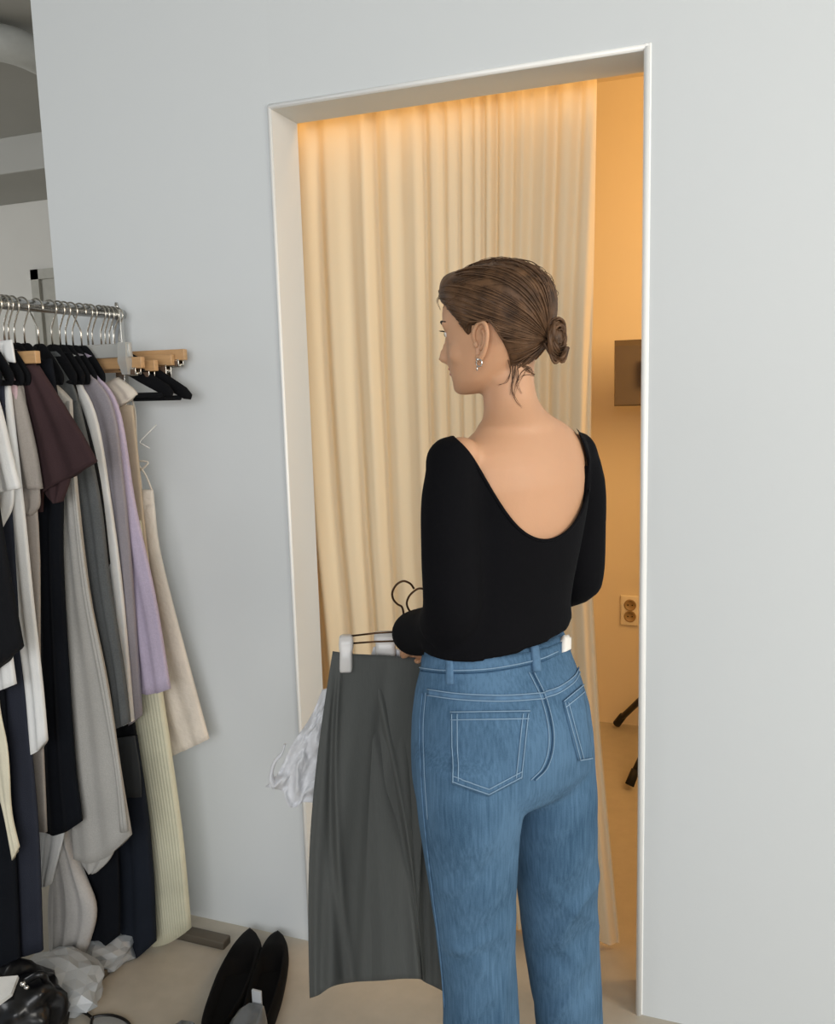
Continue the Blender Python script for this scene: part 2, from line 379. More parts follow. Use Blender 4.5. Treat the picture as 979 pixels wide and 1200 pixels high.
garment('t_shirt', y, 'warm grey marled tee left of the brown one', 't-shirt', [
    ('body', panel(y, *body_edges(y, [(14, 412), (25, 440), (36, 520), (46, 640), (47, 780), (51, 880), (55, 975)]), th=.008)),
    ('sleeve', strip(y-.010, [(-4, 440), (4, 500), (8, 550), (18, 568)], [(16, 425), (30, 478), (42, 530), (48.5, 573)], th=.014)),
    ('sleeve_lining', strip(y-.006, [(12, 560), (22, 585), (34, 602)], [(46, 568), (46, 592), (38, 604)], th=.009))], C_['warmgrey'])
y = -.372
garment('t_shirt', y, 'dark brown tee with a wide short sleeve', 't-shirt', [
    ('body', panel(y, *body_edges(y, [(34, 420), (46, 440), (52, 520), (50, 600)]), th=.009)),
    ('sleeve', strip(y-.012, [(22, 428), (34, 480), (46, 540), (52, 577)], [(44, 428), (72, 472), (95, 508), (113, 540)], th=.016)),
    ('sleeve_lining', strip(y-.004, [(50, 560), (54, 578), (64, 590)], [(84, 548), (80, 568), (72, 588)], th=.010))], C_['brown'])
y = -.345
garment('dress', y, 'long black dress hanging under the brown tee', 'dress', [
    ('body', strip(y, [(30, 430), (36, 520), (42, 650), (46, 800), (50, 900), (54, 974)], [(60, 420), (74, 520), (73, 650), (81, 800), (88, 900), (96, 962)], th=.013, sag=.014)),], C_['navyblack'])
y = -.33
garment('skirt', y, 'white underskirt edge peeking out below the long black dress', 'skirt', [
    ('panel', strip(y, [(30, 820), (40, 930), (46, 980), (46, 1040)], [(55, 820), (70, 930), (76, 970), (60, 1036)], th=.008))], C_['white'])
y = -.305
garment('cardigan', y, 'long light grey marled cardigan with a front placket', 'cardigan', [
    ('body', strip(y, [(52, 440), (62, 560), (68, 700), (76, 850), (84, 960), (87, 1005)], [(84, 470), (89, 560), (104, 690), (126, 800), (141, 900), (154, 978)], th=.013, sag=.03)),
    ('placket', strip(y-.012, [(78, 470), (84, 570), (96, 690), (116, 800), (134, 900), (141, 975)], [(82, 470), (88.5, 570), (103.5, 690), (125, 800), (140.5, 900), (150, 975)], th=.004)),
    ('hem_fold', strip(y+.004, [(84, 985), (96, 1010), (104, 1022)], [(140, 985), (128, 1008), (114, 1022)], th=.009, nr=10))], C_['lightgrey'])
y = -.285
garment('trousers', y, 'pale grey balloon trousers gathered at the ankle', 'trousers', [
    ('leg', strip(y, [(40, 780), (50, 900), (62, 1000), (58, 1060), (60, 1118)], [(70, 780), (80, 960), (94, 1015), (112, 1066), (102, 1114)], th=.02, folds=4, fa=.5)),
    ('waistband', strip(y, [(35, 700), (40, 780)], [(66, 700), (70, 780)], th=.01, nr=6))], C_['palegrey'])
y = -.265
garment('sweater', y, 'dark grey marled knit hanging to mid length beside the white sleeve', 'sweater', [
    ('body', panel(y, *body_edges(y, [(70, 420), (92, 470), (100, 560), (108, 700), (118, 820)]), th=.008)),
    ('sleeve', strip(y-.004, [(80, 480), (92, 600), (110, 720), (128, 800), (135, 854)], [(92, 470), (116, 580), (128, 680), (144, 780), (152, 847)], th=.012))], C_['darkgrey'])
y = -.25
garment('skirt', y, 'black skirt with a curved hem, low behind the grey cardigan', 'skirt', [
    ('panel', strip(y, [(60, 760), (75, 900), (84, 1030), (98, 1112)], [(110, 760), (124, 900), (138, 1000), (140, 1096)], th=.012, sag=.012))], C_['navyblack'])
y = -.24
garment('top', y, 'black long-sleeved top behind the brown tee', 'top', [
    ('body', panel(y, *body_edges(y, [(58, 418), (80, 440), (92, 470), (98, 600), (104, 740)]), th=.008)),
    ('sleeve', strip(y-.002, [(66, 440), (84, 540), (100, 620), (110, 700)], [(76, 436), (99, 490), (116, 560), (128, 660)], th=.012))], C_['black'])
y = -.222
garment('shirt', y, 'off-white textured shirt sleeve between the black top and the grey sweater', 'shirt', [
    ('body', panel(y, *body_edges(y, [(70, 422), (90, 440), (104, 480), (112, 600), (120, 760)]), th=.007)),
    ('sleeve', strip(y-.002, [(72, 440), (92, 520), (110, 640), (126, 740), (146, 850)], [(84, 434), (112, 486), (130, 590), (144, 700), (156, 845)], th=.011))], C_['white'])
y = -.20
garment('sweater', y, 'mauve grey marled sweater just left of the lavender one', 'sweater', [
    ('body', panel(y, *body_edges(y, [(80, 420), (100, 432), (116, 470), (126, 600), (140, 800)]), th=.007)),
    ('sleeve', strip(y-.003, [(84, 440), (112, 530), (130, 660), (144, 780), (152, 850)], [(100, 430), (131, 474), (144, 560), (155, 680), (166, 838)], th=.011))], C_['lavgrey'])
y = -.19
garment('trousers', y, 'dark navy straight trousers reaching nearly to the floor', 'trousers', [
    ('waistband', strip(y, [(100, 835), (112, 864)], [(155, 830), (160, 862)], th=.010, nr=8), C_['black']),
    ('leg', strip(y, [(112, 864), (125, 950), (134, 1030), (137, 1128)], [(160, 862), (172, 950), (179, 1030), (182, 1104)], th=.02, sag=.012)),
    ('pocket_panel', strip(y-.018, [(134, 866), (138, 900), (142, 934)], [(158, 862), (164, 900), (166, 934)], th=.004, nr=8), C_['greyblk'])], C_['navy'])
y = -.172
garment('sweater', y, 'lavender knit sweater with a long sleeve', 'sweater', [
    ('body', panel(y, *body_edges(y, [(88, 424), (110, 436), (126, 470), (136, 600), (150, 790)]), th=.007)),
    ('sleeve', strip(y-.004, [(98, 440), (126, 560), (144, 680), (158, 760), (166, 812)], [(110, 434), (139, 478), (158, 590), (182, 700), (199.5, 807)], th=.012, sag=.004))], C_['lavender'])
y = -.135
def pleated(y, L, R, n=20, th=.016):
    nr = 24; L = catmull(pq(y, L), nr); R = catmull(pq(y, R), nr); nc = n*6; rings = []
    for k in range(nr):
        l, r_ = L[k], R[k]; t = k/(nr-1); ring = []
        for j in range(2*nc):
            a = 2*PI*j/(2*nc); s = .5-.5*math.cos(a); e = math.sin(a)
            p = l+(r_-l)*s; tri = abs(((s*n) % 1)-.5)*2-.5
            ring.append((p[0]+.001*tri, y+math.copysign(abs(e)**.5, e)*th+.0028*tri*(.4+.6*t), p[1]-.014*math.sin(PI*s)*t**8))
        rings.append(ring)
    return loft(rings)
garment('skirt', y, 'pale yellow finely pleated long skirt nearest the wall', 'skirt', [
    ('waistband', strip(y, [(98, 610), (102, 640)], [(165, 610), (168, 640)], th=.012, nr=6)),
    ('pleats', pleated(y, [(102, 640), (118, 760), (140, 900), (160, 1020), (172, 1106)], [(168, 640), (182, 760), (198, 870), (213, 980), (223, 1088)]))], C_['yellow'])
y = -.105
garment('dress', y, 'beige slip dress with a cream folded waistband over its hanger', 'dress', [
    ('body', strip(y, [(100, 470), (110, 560), (130, 660), (140, 740)], [(156, 475), (163, 545), (172, 640), (186, 740)], th=.010)),
    ('neckband', strip(y-.008, [(120, 452), (132, 466), (140, 478)], [(139, 442), (156, 455), (161, 462)], th=.010, nr=10), C_['cream'])], C_['beige'])
y = -.075
stp = [(168, 572), (172, 556), (163, 545), (159, 541), (172, 544), (173, 541), (163, 550), (160, 530), (158, 500)]
cg = garment('dress', y, 'cream textured camisole dress flaring against the wall', 'dress', [
    ('skirt_panel', strip(y, [(130, 600), (140, 680), (158, 780), (176, 850), (196, 888)], [(180.5, 590), (186, 640), (200, 700), (224, 790), (244.5, 866)], th=.016, folds=4)),
    ('bodice', strip(y, [(140, 574), (138, 590), (130, 612)], [(179, 574), (180, 585), (182, 612)], th=.012, nr=8))], cloth('cloth_cream_texture', '#e0d6c8', bscale=90, bump=.5))
for pts in ([(178, 574), (171, 557), (163, 546), (158, 541)], [(166, 573), (164, 556), (160, 548), (158, 541), (173, 541), (171, 546), (163, 552)], [(161, 540), (160, 515), (158, 480), (150, 455)]):
    obj('shoulder_strap', tube(catmull([PY(a, b_, y-.004) for a, b_ in pts], 16), .0022, 6), C_['cream'], cg)
obj('tag_cord', tube([PY(a, b_, y-.01) for a, b_ in ((183, 498), (165, 516), (164, 519), (175, 525))], .0016, 6), mat('clear_plastic_cord', '#f2f0ea', .15, trans=.3), cg)

# ------------------------------------------------------------------ hangers on the rail
M_velvet = cloth('black_velvet', '#0e0f12', bump=.3)
M_wood = mat('pale_beech', '#bb9468', .45, var=.12, scale=14, stretch=(1, 8, 8))
M_clear = mat('clear_plastic', '#dfe0dc', .2, trans=.55, var=.02)
M_steel = mat('hook_steel', '#b7b2a8', .18, 1, var=.03)
M_cork = mat('clip_pad', '#5a4636', .6)
HG = 'hangers on the chrome rack'
def hook_path(y, lean=0, drop=.105, yaw=0):
    r_ = .0195; c0 = np.array([0, 0, .0125+.0035-r_]); P = []
    for a in np.linspace(-20, 205, 22): P.append((-math.cos(math.radians(a))*r_, 0, c0[2]+math.sin(math.radians(a))*r_))
    x_, z_ = P[-1][0], P[-1][2]
    P += [(x_-.006, 0, z_-.010), (.006, 0, z_-.022), (.001, 0, z_-.032), (0, 0, z_-.04), (0, 0, -drop)]
    return P
def place(vf, y, yaw):
    c, s = math.cos(yaw), math.sin(yaw)
    return [(XR+p[0]*c-p[1]*s, y+p[0]*s+p[1]*c, RZ+p[2]) for p in vf[0]], vf[1]
def hanger(kind, y, label, yaw=0, drop=.105, hw=.205, flip=1, zs=1):
    g = empty('clothes_hanger', (XR, y, RZ-.15), label, 'hanger', HG)
    hp = [(p[0]*flip, p[1], p[2]) for p in hook_path(y, drop=drop)]
    obj('hook', place(tube(hp, .0020, 8, up=(0, 1, 0)), y, yaw), M_steel, g)
    if kind == 'velvet':
        for s in (-1, 1):
            sl = hw/.205; arm = catmull([(0, 0, -drop+.006), (.04*sl*s, 0, -drop-.004*zs), (.12*sl*s, 0, -drop-.045*max(sl, zs)), (hw*s, 0, -drop-.092*max(sl*1.0, zs*(zs < 1)))], 18)
            rings = []
            for i, p in enumerate(arm):
                t = i/17; h_ = .0125+.004*math.sin(PI*t); w_ = .0055 if i < 17 else .002
                if i == 17: h_ *= .5
                rings.append([(p[0]+s*.4*h_*math.sin(a), w_*math.cos(a), p[2]+h_*math.sin(a)) for a in np.linspace(0, 2*PI, 12, endpoint=False)])
            obj('shoulder_arm', place(loft(rings), y, yaw), M_velvet, g)
        obj('cross_bar', place(tube([(-hw*.86, 0, -drop-.093*max(hw/.205, zs*(zs < 1))), (hw*.86, 0, -drop-.093*max(hw/.205, zs*(zs < 1)))], [.006, .006], 8), y, yaw), M_velvet, g)
    elif kind == 'wood':
        clipz = .03 if 'steel clip' in label else .012
        obj('bar', place(bevbox(-hw, hw, -.0075, .0075, -drop-.018, -drop+.008, .002), y, yaw), M_wood, g)
        for s in ((-1, 1) if hw > .1 else ()):
            c_ = obj('clip', place(join(bevbox(s*(hw-.028)-.014, s*(hw-.028)+.014, -.011, -.008, -drop-.016-clipz*1.4, -drop-.016, .001), bevbox(s*(hw-.028)-.014, s*(hw-.028)+.014, .008, .011, -drop-.016-clipz*1.4, -drop-.016, .001), tube([(s*(hw-.028)-.013, 0, -drop-.03), (s*(hw-.028)+.013, 0, -drop-.03)], .005, 8)), y, yaw), M_steel, g)
            obj('clip_pad', place(bevbox(s*(hw-.028)-.012, s*(hw-.028)+.012, -.0125, -.0105, -drop-.016-clipz*1.3, -drop-.020, .001), y, yaw), M_cork, c_)
    elif kind == 'clear':
        obj('bar', place(bevbox(-hw, hw, -.006, .006, -drop-.020, -drop+.012, .003), y, yaw), M_clear, g)
        for s in (-1, 1):
            q = s*hw*.86
            obj('clip', place(loft([[(q-.011, -.010, -drop+.014), (q+.011, -.010, -drop+.014), (q+.011, .010, -drop+.014), (q-.011, .010, -drop+.014)],
                               [(q-.012, -.014, -drop-.03), (q+.012, -.014, -drop-.03), (q+.012, .014, -drop-.03), (q-.012, .014, -drop-.03)],
                               [(q-.008, -.006, -drop-.06), (q+.008, -.006, -drop-.06), (q+.008, .006, -drop-.06), (q-.008, .006, -drop-.06)]]), y, yaw), M_clear, g, False)
    return g
hy = lambda px: PX(px, 352+px*.09, XR)[1]
VD = .098
for y_, lb, fl in ((-.475, 'black velvet hanger of the leftmost black trousers', 1), (-.445, 'black velvet hanger of the charcoal navy trousers at the left edge', 1), (-.418, 'black velvet hanger inside the pale pink knit, at the left edge', 1),
                   (-.40, 'velvet hanger inside the warm grey tee collar', 1), (-.372, 'black velvet hanger inside the dark brown tee', 1), (-.345, 'black velvet hanger of the long black dress', 1), (-.305, 'black velvet hanger of the light grey cardigan', -1),
                   (-.265, 'black velvet hanger of the dark grey marled knit', 1), (-.24, 'black velvet hanger of the black long-sleeved top', 1), (-.222, 'black velvet hanger of the off-white textured shirt', 1),
                   (-.20, 'black velvet hanger of the mauve grey sweater', 1), (-.172, 'black velvet hanger of the lavender sweater', -1)):
    hanger('velvet', y_, lb, hw=.058, drop=VD, flip=fl, zs=.72)
hanger('wood', -.388, 'wooden bar hanger whose square end shows above the brown tee', drop=.108, hw=.073)
hanger('clear', -.15, 'clear plastic clip hanger in the middle of the rail', drop=.090, hw=.12)
hanger('wood', -.135, 'wooden clip hanger with a long pale bar, carrying the pale yellow skirt', drop=.118, hw=.14)
hanger('velvet', -.105, 'black velvet hanger with its rounded tip poking out lowest against the wall', hw=.195, drop=.11)
hanger('velvet', -.075, 'black velvet hanger nearest the wall, its tip beside the steel clip', hw=.225, drop=.105)
hanger('wood', -.09, 'wooden clip hanger with a pinkish bar, lowest of those by the wall', drop=.125, hw=.150, yaw=-.06)
hanger('wood', -.058, 'wooden clip hanger with the steel clip showing against the wall', drop=.112, hw=.168)
hanger('wood', -.044, 'wooden clip hanger tilted up nearest the wall', drop=.10, hw=.192, yaw=.02)

# ================================================================== SKIRT AND HANGERS IN THE HAND, THE WOMAN
FH = np.array([FWD[0], FWD[1], 0]); FH /= np.linalg.norm(FH); RH = np.array([FH[1], -FH[0], 0]); Z_ = np.array([0, 0, 1.])
P0 = CAM+ray(595, 765)*1.40; WC = FH@P0
def WP(px, py, off=0): return hit(px, py, FH, WC+off)
BY = math.radians(35); FB = math.cos(BY)*FH-math.sin(BY)*RH; RB = math.cos(BY)*RH+math.sin(BY)*FH
def wring(y, L, R, ratio=.65, off=0, n=40, yaw=BY, ex=2.2, grow=0, tilt=0):
    c0 = WP((L+R)/2, y, off); a0, a1 = WP(L, y, off), WP(R, y, off); h = np.linalg.norm((a1-a0)[:2])/2
    a = h/math.sqrt(math.cos(yaw)**2+(ratio*math.sin(yaw))**2)+grow; b_ = a*ratio+grow*(1-ratio)
    fb = math.cos(yaw)*FH-math.sin(yaw)*RH; rb = math.cos(yaw)*RH+math.sin(yaw)*FH; out = []
    for k in range(n):
        t = 2*PI*k/n; cx, sx = math.cos(t), math.sin(t)
        cx = math.copysign(abs(cx)**(2/ex), cx); sx = math.copysign(abs(sx)**(2/ex), sx)
        out.append(c0+rb*a*cx+fb*b_*sx+Z_*tilt*a*cx)
    return out
def limb(pts, n=24, ns=26, flat=1.0, grow=0, up=(0, 0, 1)):
    """pts: (px, py, off, radius)"""
    P = catmull([np.append(WP(p[0], p[1], p[2]), p[3]) for p in pts], ns)
    return tube([p[:3] for p in P], [p[3]+grow for p in P], n, flat, up)
TORSO = [(743, 495, 669.5, .72, 2.2, .11), (728, 502, 668, .72, 2.2, .08), (712, 510, 667, .70, 2.2, .02), (680, 518, 672, .68, 2.2, 0), (640, 526, 681, .66, 2.2, .01), (600, 531, 688, .63, 2.3, .02),
         (565, 520, 692, .60, 2.3, .03), (540, 523, 692, .56, 2.3, .05), (524, 528, 688, .52, 2.3, .06), (512, 538, 680, .52, 2.2, .06), (501, 552, 668, .56, 2.1, .05), (491, 563, 654, .68, 2, .03)]
def torso(grow): return loft([wring(y, L, R, rt, 0, ex=ex, grow=grow, tilt=tl) for y, L, R, rt, ex, tl in TORSO])
# arms: left (near) and right (far)
LA = [(534, 535, -.085, .034), (528, 580, -.095, .041), (528, 650, -.10, .042), (530, 710, -.095, .0425), (524, 733, -.06, .044)]
LF = [(529, 726, -.07, .042), (517, 738, -.01, .042), (500, 740, .05, .040), (484, 742, .10, .037), (474, 743, .125, .026)]
RA = [(678, 528, .085, .030), (684, 570, .09, .036), (683, 620, .095, .038), (680, 670, .10, .040), (676, 686, .11, .038)]
RF = [(680, 680, .10, .038), (650, 690, .15, .037), (610, 697, .22, .033), (585, 700, .27, .028)]

# ---- sweater
sw = join(ellipsoid(WP(531, 543, -.082), (.041, .041, .041)), ellipsoid(WP(673, 533, .078), (.039, .039, .040)), torso(.004), limb(LA, grow=.001), limb(LF, grow=.001), limb(RA, grow=.001), limb(RF, grow=.001))
sw = remesh(sw, .0065, 8, .5)
def ruffle(vf, amp, sc, seed):
    vf_ = []
    for p in vf[0]:
        n_ = noise.noise((p[0]*sc, p[1]*sc, p[2]*sc*.7+seed)); vf_.append((p[0]+FH[0]*amp*n_*.4, p[1]+FH[1]*amp*n_*.4, p[2]+amp*n_*.3))
    return vf_, vf[1]
swb = BVHTree.FromPolygons(sw[0], sw[1])
scoop = [(527, 500), (532, 510.5), (545, 524), (560, 547), (575, 574), (590, 598), (605, 617), (620, 629), (636, 634), (652, 632), (668, 622), (680, 605), (688, 585), (692.5, 560), (690, 535), (684.5, 517), (677, 504), (670, 490)]
sc = [tuple(p) for p in catmull(scoop, 70)]
deep = sc+[(690, 440), (500, 440)]
def prism(poly, o0, o1):
    a = [WP(x, y_, o0) for x, y_ in poly]; b_ = [WP(x, y_, o1) for x, y_ in poly]; n = len(a)
    return [tuple(p) for p in a+b_], [tuple(range(n)), tuple(range(2*n-1, n-1, -1))]+[(i, (i+1) % n, n+(i+1) % n, n+i) for i in range(n)]
sw_c = boolean(sw, prism(deep, -.35, .015))
front = [p for p in sc if p[1] < 548]
lf_ = [p for p in front if p[0] < 610]; rt_ = [p for p in front if p[0] >= 610]
mid = [(lf_[-1][0]+(rt_[0][0]-lf_[-1][0])*t, lf_[-1][1]+14*math.sin(PI*t)) for t in np.linspace(.08, .92, 12)]
sw_c1 = sw_c
sw_c = boolean(sw_c, prism([(612+(x-612)*.985, y_-1.3) for x, y_ in lf_+mid+rt_]+[(684, 441), (506, 441)], .004, .40))

wm_base = WP(600, 1190, 0); wm_base[2] = 0
wm = empty('person', wm_base, 'person seen from behind in black scoop-back top and blue jeans, holding hangers by the doorway', 'person')
M_black = cloth('black_jersey', '#0c0c0f', rough=.9, bump=.15, bscale=300, spec=.1)
swo = obj('sweater', sw_c, M_black, wm)
def rayhit(bvh, px, py, push=0):
    d = Vector(ray(px, py)).normalized(); h, n, i, dist = bvh.ray_cast(Vector(CAM), d)
    if h is None: return None
    if n.dot(d) > 0: n = -n
    return np.array(h+n*push), np.array(n)
band = [rayhit(swb, x, y_, -.0005) for x, y_ in sc if y_ > (509 if x < 620 else 506)]
band = [p[0] for p in band if p is not None]
for _ in range(6): band = [band[0]]+[(band[i-1]+band[i]*2+band[i+1])/4 for i in range(1, len(band)-1)]+[band[-1]]
obj('neckline_binding', tube(band, [.0027*min(1, .2+i/6, .2+(len(band)-1-i)/8) for i in range(len(band))], 8), M_black, swo)
# ---- head (local: x = her right, y = face, z up, chin at 0)
HY = math.radians(68); F_h = math.cos(HY)*FH-math.sin(HY)*RH; R_h = math.cos(HY)*RH+math.sin(HY)*FH
HC = WP(582.5, 456.5, .012)
tl = math.radians(5)
fy = F_h*math.cos(tl)-Z_*math.sin(tl); uz = Z_*math.cos(tl)+F_h*math.sin(tl)
piv = np.array([0, -.01, .09]); HS = np.array([.90, .90, .865])
def hl(p):
    p = (np.array(p, float)-np.array([0, 0, 0]))*HS-piv*HS
    return HC+piv[1]*HS[1]*F_h+piv[2]*HS[2]*Z_+R_h*p[0]+fy*p[1]+uz*p[2]
HR = [(-.002, .068, .040, .012), (.004, .077, .022, .024), (.018, .082, -.005, .040), (.035, .084, -.03, .049), (.055, .087, -.055, .057), (.075, .086, -.078, .063), (.10, .084, -.088, .0685),
      (.118, .087, -.094, .072), (.14, .088, -.097, .0745), (.16, .083, -.096, .073), (.178, .072, -.088, .066), (.194, .054, -.072, .054), (.206, .030, -.048, .037), (.212, .008, -.022, .018)]
def hring(yf, yb, w, z, n=44, grow=0):
    yf, yb, w = yf+grow, yb-grow, w+grow
    ym = yb+(yf-yb)*.47; out = []
    for k in range(n):
        t = 2*PI*k/n; c_, s_ = math.cos(t), math.sin(t)
        ex = 2.25 if s_ > 0 else 2.1
        x = w*math.copysign(abs(c_)**(2/ex), c_); yv = math.copysign(abs(s_)**(2/ex), s_)
        yv = ym+(yf-ym)*yv if yv > 0 else ym+(ym-yb)*yv
        out.append((x, yv, z))
    return out
def interp_head(n=40, grow=0, top=0):
    P = catmull([np.array(p) for p in HR], n); return [hring(p[1], p[2], p[3], p[0]+(grow*.9 if p[0] > .2 else grow*p[0]/.21), grow=grow) for p in P]
head = loft(interp_head())
nose = loft([[(w*math.cos(a), y0+d_*max(0, math.sin(a))-.010*(math.sin(a) < 0), z) for a in np.linspace(0, 2*PI, 16, endpoint=False)] for z, y0, d_, w in
             ((.056, .080, .012, .009), (.060, .082, .020, .014), (.067, .083, .025, .0145), (.076, .083, .023, .010), (.090, .082, .015, .0075), (.104, .081, .010, .007), (.116, .080, .006, .006))])
lips = join(ellipsoid((0, .0805, .0475), (.020, .0075, .0050)), ellipsoid((0, .0795, .0375), (.017, .0075, .0058)))
chin = ellipsoid((0, .070, .014), (.020, .015, .015))
brow = join(*[ellipsoid((s*.028, .074, .124), (.022, .010, .007)) for s in (-1, 1)])
cheek = join(*[ellipsoid((s*.036, .055, .070), (.020, .020, .022)) for s in (-1, 1)])
def tohead(vf): return [tuple(hl(p)) for p in vf[0]], vf[1]
def lid(s):
    v, f = ellipsoid((s*.029, .0700, .108), (.0135, .0118, .0112)); return [(p[0], p[1], max(p[2], .1115-(.0015 if abs(p[0]-s*.029) > .008 else 0))) for p in v], f
def lowlid(s):
    v, f = ellipsoid((s*.029, .0690, .107), (.0135, .0118, .0105)); return [(p[0], p[1], min(p[2], .1010)) for p in v], f
headW = tohead(join(head, nose, lips, chin, brow, cheek, lid(-1), lid(1), lowlid(-1), lowlid(1)))

# ---- neck, torso, arms, hands, legs
NECK = [(500, 556, 664, .60, 0, BY), (490, 565, 650, .78, .004, .6), (480, 567, 638, .92, .008, .7), (468, 566.5, 630, 1., .012, .8), (450, 566, 626, 1.05, .014, .9), (430, 568, 626, 1.1, .016, 1), (400, 568, 630, 1.1, .016, 1.1)]
neck = loft([wring(y_, L, R, rt, of, yaw=yw, ex=2) for y_, L, R, rt, of, yw in NECK])
def skin_limb(pts, g): return limb(pts, grow=g)
# shoulders fill
sh = join(*[ellipsoid(WP(px, py, of), (r_, r_, r_*.9)) for px, py, of, r_ in ((540, 534, -.075, .031), (672, 527, .075, .030))])
# hips and legs
HIPS = [(744, 503, 661, .70, 2.2), (757, 499.5, 665.5, .71, 2.2), (772, 496, 670, .74, 2.2), (800, 489.5, 681, .78, 2.2), (830, 486.5, 689, .82, 2.25), (865, 486, 693, .82, 2.3), (895, 487, 696, .76, 2.3), (913, 490, 695, .66, 2.3), (926, 497, 688, .50, 2.3), (936, 515, 672, .32, 2.2)]
HIPS2 = HIPS
LEGL = [(845, 506, 598, .8, -.045), (880, 486.5, 612, 1.0, -.070), (920, 488.5, 611, 1.06, -.074), (960, 492.5, 609, 1.06, -.074), (1000, 498.5, 605.5, 1.05, -.070), (1050, 505, 601.5, 1.02, -.06), (1100, 512, 602, 1, -.05), (1150, 519, 605, 1, -.045), (1200, 521, 607, 1, -.045), (1300, 522, 612, 1, -.045), (1420, 520, 620, 1, -.045), (1530, 518, 626, 1, -.045)]
LEGR = [(845, 602, 682, .8, .03), (880, 595, 693.5, 1.1, .022), (920, 598, 696, 1.2, .022), (960, 601, 697, 1.2, .024), (1000, 605.5, 697, 1.15, .032), (1050, 609, 698, 1.1, .045), (1100, 615, 700.5, 1.05, .06), (1150, 622, 703, 1.05, .065), (1200, 630, 703.5, 1.05, .065), (1300, 634, 706, 1, .065), (1400, 636, 708, 1, .065), (1470, 636, 710, 1, .065)]
def hips(g): return loft([wring(y_, L, R, rt, 0, ex=ex, grow=g) for y_, L, R, rt, ex in HIPS])
def leg(T, g, ex=2.2): return loft([wring(y_, L, R, rt, of, yaw=.5, ex=ex, grow=g) for y_, L, R, rt, of in T])
def leg_bare(T, cut=6):
    rings = []
    for i, (y_, L, R, rt, of) in enumerate(T):
        m_ = (L+R)/2; h = (R-L)/2; k = 1 if i < 4 else max(.55, 1-(i-3)*.07)
        rings.append(wring(y_, m_-h*k, m_+h*k, rt, of, yaw=.5, grow=-.010))
    return loft(rings)
def zclamp(vf, z): return [(p[0], p[1], max(p[2], z)) for p in vf[0]], vf[1]
# hand: local x = across (thumb side +), y = towards fingertips, z = out of the back of the hand
def hand(wrist, d, back, mirror_=1, curl=(48, 62, 45), size=1.0):
    d = np.array(d, float); d /= np.linalg.norm(d); back = np.array(back, float); back -= d*(back@d); back /= np.linalg.norm(back)
    side = np.cross(d, back)*mirror_; T = lambda p: wrist+size*(side*p[0]+d*p[1]+back*p[2])
    parts = []
    rings = []
    for yv, w_, h_ in ((-.03, .026, .019), (0, .027, .018), (.02, .034, .017), (.05, .040, .016), (.078, .041, .0135), (.088, .037, .010)):
        rings.append([T((w_*math.cos(a), yv, h_*math.sin(a))) for a in np.linspace(0, 2*PI, 20, endpoint=False)])
    parts.append(loft(rings))
    for k, (x0, ln, r_) in enumerate(((.028, .070, .0088), (.0095, .078, .009), (-.0095, .072, .0086), (-.027, .056, .0077))):
        p = np.array([x0, .074, 0.]); a = 0; P = [np.array([x0*.85, .045, 0.]), p.copy()]; R_ = [r_*1.05, r_*1.1]
        for seg, cu in zip((.45, .32, .25), curl):
            a += math.radians(cu)
            for q in (.5, 1): P.append(p+np.array([0, math.cos(a), -math.sin(a)])*ln*seg*q); R_.append(r_*(1-.08*len(R_)/3))
            p = P[-1]
        parts.append(tube([T(q) for q in catmull(P, 18)], list(np.interp(np.linspace(0, 1, 18), np.linspace(0, 1, len(R_)), R_)*size), 12))
    P = [(.012, .012, -.004), (.036, .030, -.012), (.046, .052, -.026), (.040, .070, -.040), (.030, .080, -.048)]
    parts.append(tube([T(q) for q in catmull(P, 14)], list(np.interp(np.linspace(0, 1, 14), [0, .3, .6, 1], [.014, .0125, .0105, .008])*size), 12))
    return join(*parts)
LW = WP(485, 750, .115); RW = WP(588, 700, .265)
grip = FH*.9-RH*.12-Z_*.35
handL = hand(LW-grip/np.linalg.norm(grip)*.004, grip, RH*-.8+Z_*.5, 1, (60, 75, 50), .82)
handR = hand(RW, FB*.2-RH*.9+Z_*.05, FB*.7+Z_*.3, -1, (30, 40, 28), .92)
body = join(torso(-.004), neck, sh, skin_limb(LA, -.006), skin_limb(LF, -.007), skin_limb(RA, -.006), skin_limb(RF, -.006), handL, handR, hips(-.012), zclamp(leg_bare(LEGL), .05), zclamp(leg_bare(LEGR), .05), headW)
body = remesh(body, .0045, 5, .5)
# ears (her left one faces the camera)
def ear(s):
    o0 = np.array([s*.0650, .006, .084])
    def E(u, v, w_=0): return o0+np.array([s*(w_+.010*(u < 0)*(-u/.018)), u*.95-.12*v, v])
    hel = catmull([E(.010, -.004, .002), E(.012, .014, .007), E(.004, .028, .010), E(-.010, .028, .012), E(-.017, .014, .012), E(-.0155, -.004, .010), E(-.008, -.020, .007), E(.002, -.030, .004), E(.008, -.024, .002)], 40)
    rim = tube(hel, list(np.interp(np.linspace(0, 1, 40), [0, .1, .6, .85, 1], [.002, .0036, .0034, .0050, .003])), 10)
    anti = tube(catmull([E(-.004, .018, .006), E(-.010, .008, .008), E(-.008, -.006, .007), E(-.001, -.014, .005)], 18), .0030, 8)
    trag = ellipsoid(E(.009, -.004, .003), (.003, .004, .006))
    rings = []
    for k, q in enumerate((0, .35, .7, .95)):
        rings.append([np.array(E(0, 0, 0))*(q)+(np.array(hel[int(i)])*(1-q))-np.array([s*(.004*q), 0, 0]) for i in np.linspace(0, 39, 26)])
    bowl = loft(rings, False)
    lobe = ellipsoid(E(.002, -.028, .004), (.0045, .0065, .0070))
    return join(rim, anti, trag, bowl, lobe)
ears = tohead(join(ear(-1), ear(1)))
eyes_ = [tohead(ellipsoid((s*.029, .0705, .108), (.0105, .0105, .0100))) for s in (-1, 1)]
body = join(body, ears)
